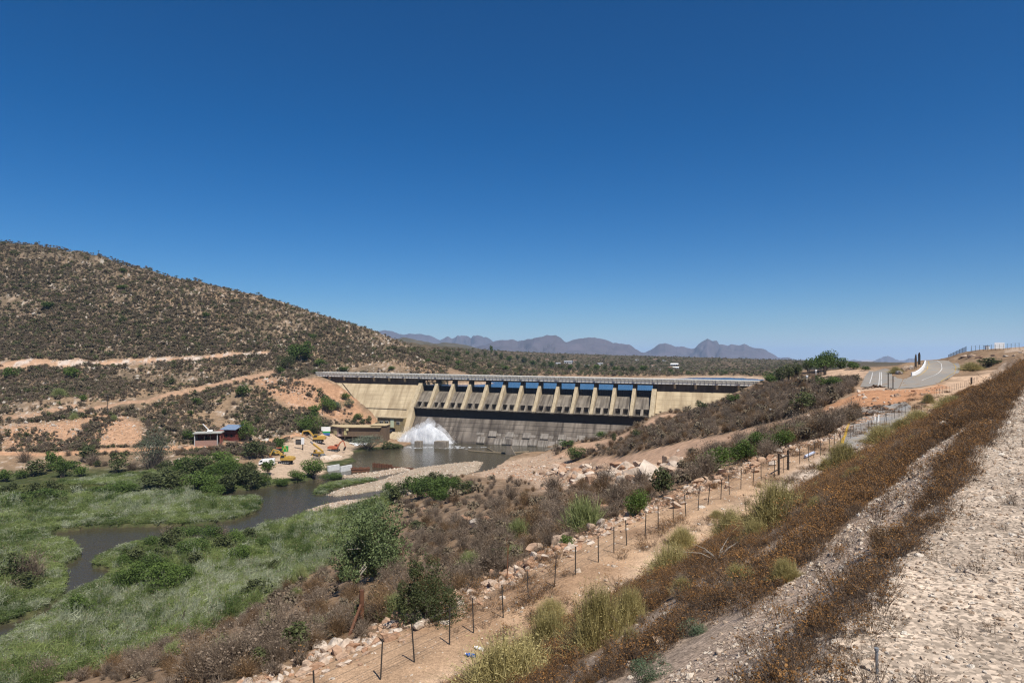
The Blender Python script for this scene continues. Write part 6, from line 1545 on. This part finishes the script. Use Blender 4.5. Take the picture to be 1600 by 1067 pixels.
x, y, z = ground(582, 978)[0]; x, y = ts(x*EX+y*EY, 22.3); z = height_at(x, y)[0]
e = empty('braced_post', (x, y, z), R(70)); tag(e, 'rust brown braced corner post on the slope beyond the rock line', 'post')
MB().tube([(0, 0, -.3), (-.03, 0, 1.55)], .10, 8).build('post', RUST, e); MB().bar((-.03, 0, 1.0), (-1.5, -.2, -.15), .09).build('brace', RUST, e)
for i, (px, py) in enumerate(((462, 985), (481, 972), (421, 1000), (791, 872), (792, 905))):
    p = ground(px, py)[0]; sg_ = empty('old_fence_post', p); tag(sg_, ('rusty leaning post of the old fence among grey shrubs' if i < 3 else 'rusty post of the old fence just above the rock line'), 'post', 'posts of the old fence')
    MB().bar((0, 0, -.3), (.06, 0, 1.6), .05).build('post', RUST, sg_)
x, y, z = ground(500, 812)[0]; e = empty('dead_stump', (x, y, z)); tag(e, 'dark broken stump at the tip of the lower gravel bar', 'stump')
MB().tube([(0, 0, -.4), (.1, 0, 1.8), (-.05, 0, 3.4)], [.3, .22, .1], 7).build('trunk', TIMB, e); MB().tube([(.1, 0, 1.8), (.7, .1, 2.6)], [.12, .05], 5).build('branch', TIMB, e)
x, y, z = ground(283, 985)[0]; e = empty('dead_stump', (x, y, z)); tag(e, 'dark bare snag at the edge of the reeds', 'stump')
MB().tube([(0, 0, -.3), (.1, 0, 1.2), (.4, 0, 2.4), (.5, 0, 3.2)], [.28, .2, .12, .05], 7).build('trunk', TIMB, e); MB().tube([(.3, 0, 2.0), (-.3, 0, 2.7)], [.09, .03], 5).build('branch', TIMB, e)
# stub post on the gravel shoulder, litter, dead branches
x, y, z = ground(1371, 1052)[0]; e = empty('stub_post', (x, y, z)); tag(e, 'short grey steel stub post standing in the roadside gravel', 'post')
MB().tube([(0, 0, -.1), (-.003, 0, .115)], .0075, 8).build('shaft', GREYM, e); MB().tube([(-.003, 0, .115), (-.004, 0, .128)], .011, 8).build('cap', GREYM, e)
BLP = mat('blue_plastic', (.03, .12, .42), .3)
for px, py, m, lab in ((736, 1026, BLP, 'crushed blue plastic bottle on the sandy strip'), (748, 1015, WHITEP, 'white plastic bottle with a yellow cap on the sandy strip')):
    x, y, z = ground(px, py)[0]; e = empty('bottle', (x, y, z+.06), rnd.uniform(0, 3)); tag(e, lab, 'bottle', 'litter by the fence'); e.scale = (1.6,)*3
    MB().tube([(-.11, 0, 0), (.05, 0, 0), (.09, 0, 0), (.12, 0, .01)], [.038, .040, .020, .016], 10).build('body', m, e); MB().tube([(.12, 0, .01), (.145, 0, .01)], .018, 8).build('cap', YEL if m is WHITEP else WHITEP, e)
rg = np.random.default_rng(77)
for px, py, w_, lab in ((1122, 880, 0.8, 'bleached dead branch lying on the brown weeds'),):
    p = ground(px, py)[0]; m = MB()
    for k in range(16):
        a = rg.uniform(0, 6.28); q = Vector((math.cos(a)*w_*rg.uniform(.4, 1), math.sin(a)*w_*.6*rg.uniform(.4, 1), rg.uniform(.15, .5))); m.tube([(0, 0, .05), q*.5 + Vector((0, 0, .1)), q], [.010, .007, .002], 5)
    tag(m.build('dead_branch', BARKP, None, 0, p), lab, 'branch', 'dead branches on the embankment')

# ------------------------------------------------------------------ air: one even box of haze round the whole scene
hz = bpy.data.materials.new('haze'); hz.use_nodes = True
t = hz.node_tree; t.nodes.remove(t.nodes['Principled BSDF']); pv = t.nodes.new('ShaderNodeVolumePrincipled')
pv.inputs['Color'].default_value = (.46, .69, 1.0, 1); pv.inputs['Density'].default_value = 5.8e-5; pv.inputs['Anisotropy'].default_value = .1
t.links.new(pv.outputs[0], t.nodes['Material Output'].inputs['Volume'])
o = MB().box(-36000, 36000, -14000, 36000, -700, 470).build('haze', hz); tag(o, 'thin blue air in front of the far mountains', 'haze', kind='stuff')
SC.cycles.use_denoising = True; SC.cycles.denoiser = 'OPENIMAGEDENOISE'; SC.cycles.denoising_input_passes = 'RGB_ALBEDO_NORMAL'; SC.cycles.denoising_prefilter = 'NONE'; SC.cycles.filter_width = 1.25; SC.cycles.sample_clamp_indirect = 4.0; SC.cycles.volume_bounces = 2; SC.cycles.max_bounces = 6; SC.cycles.diffuse_bounces = 3; SC.cycles.transmission_bounces = 4; SC.cycles.transparent_max_bounces = 8
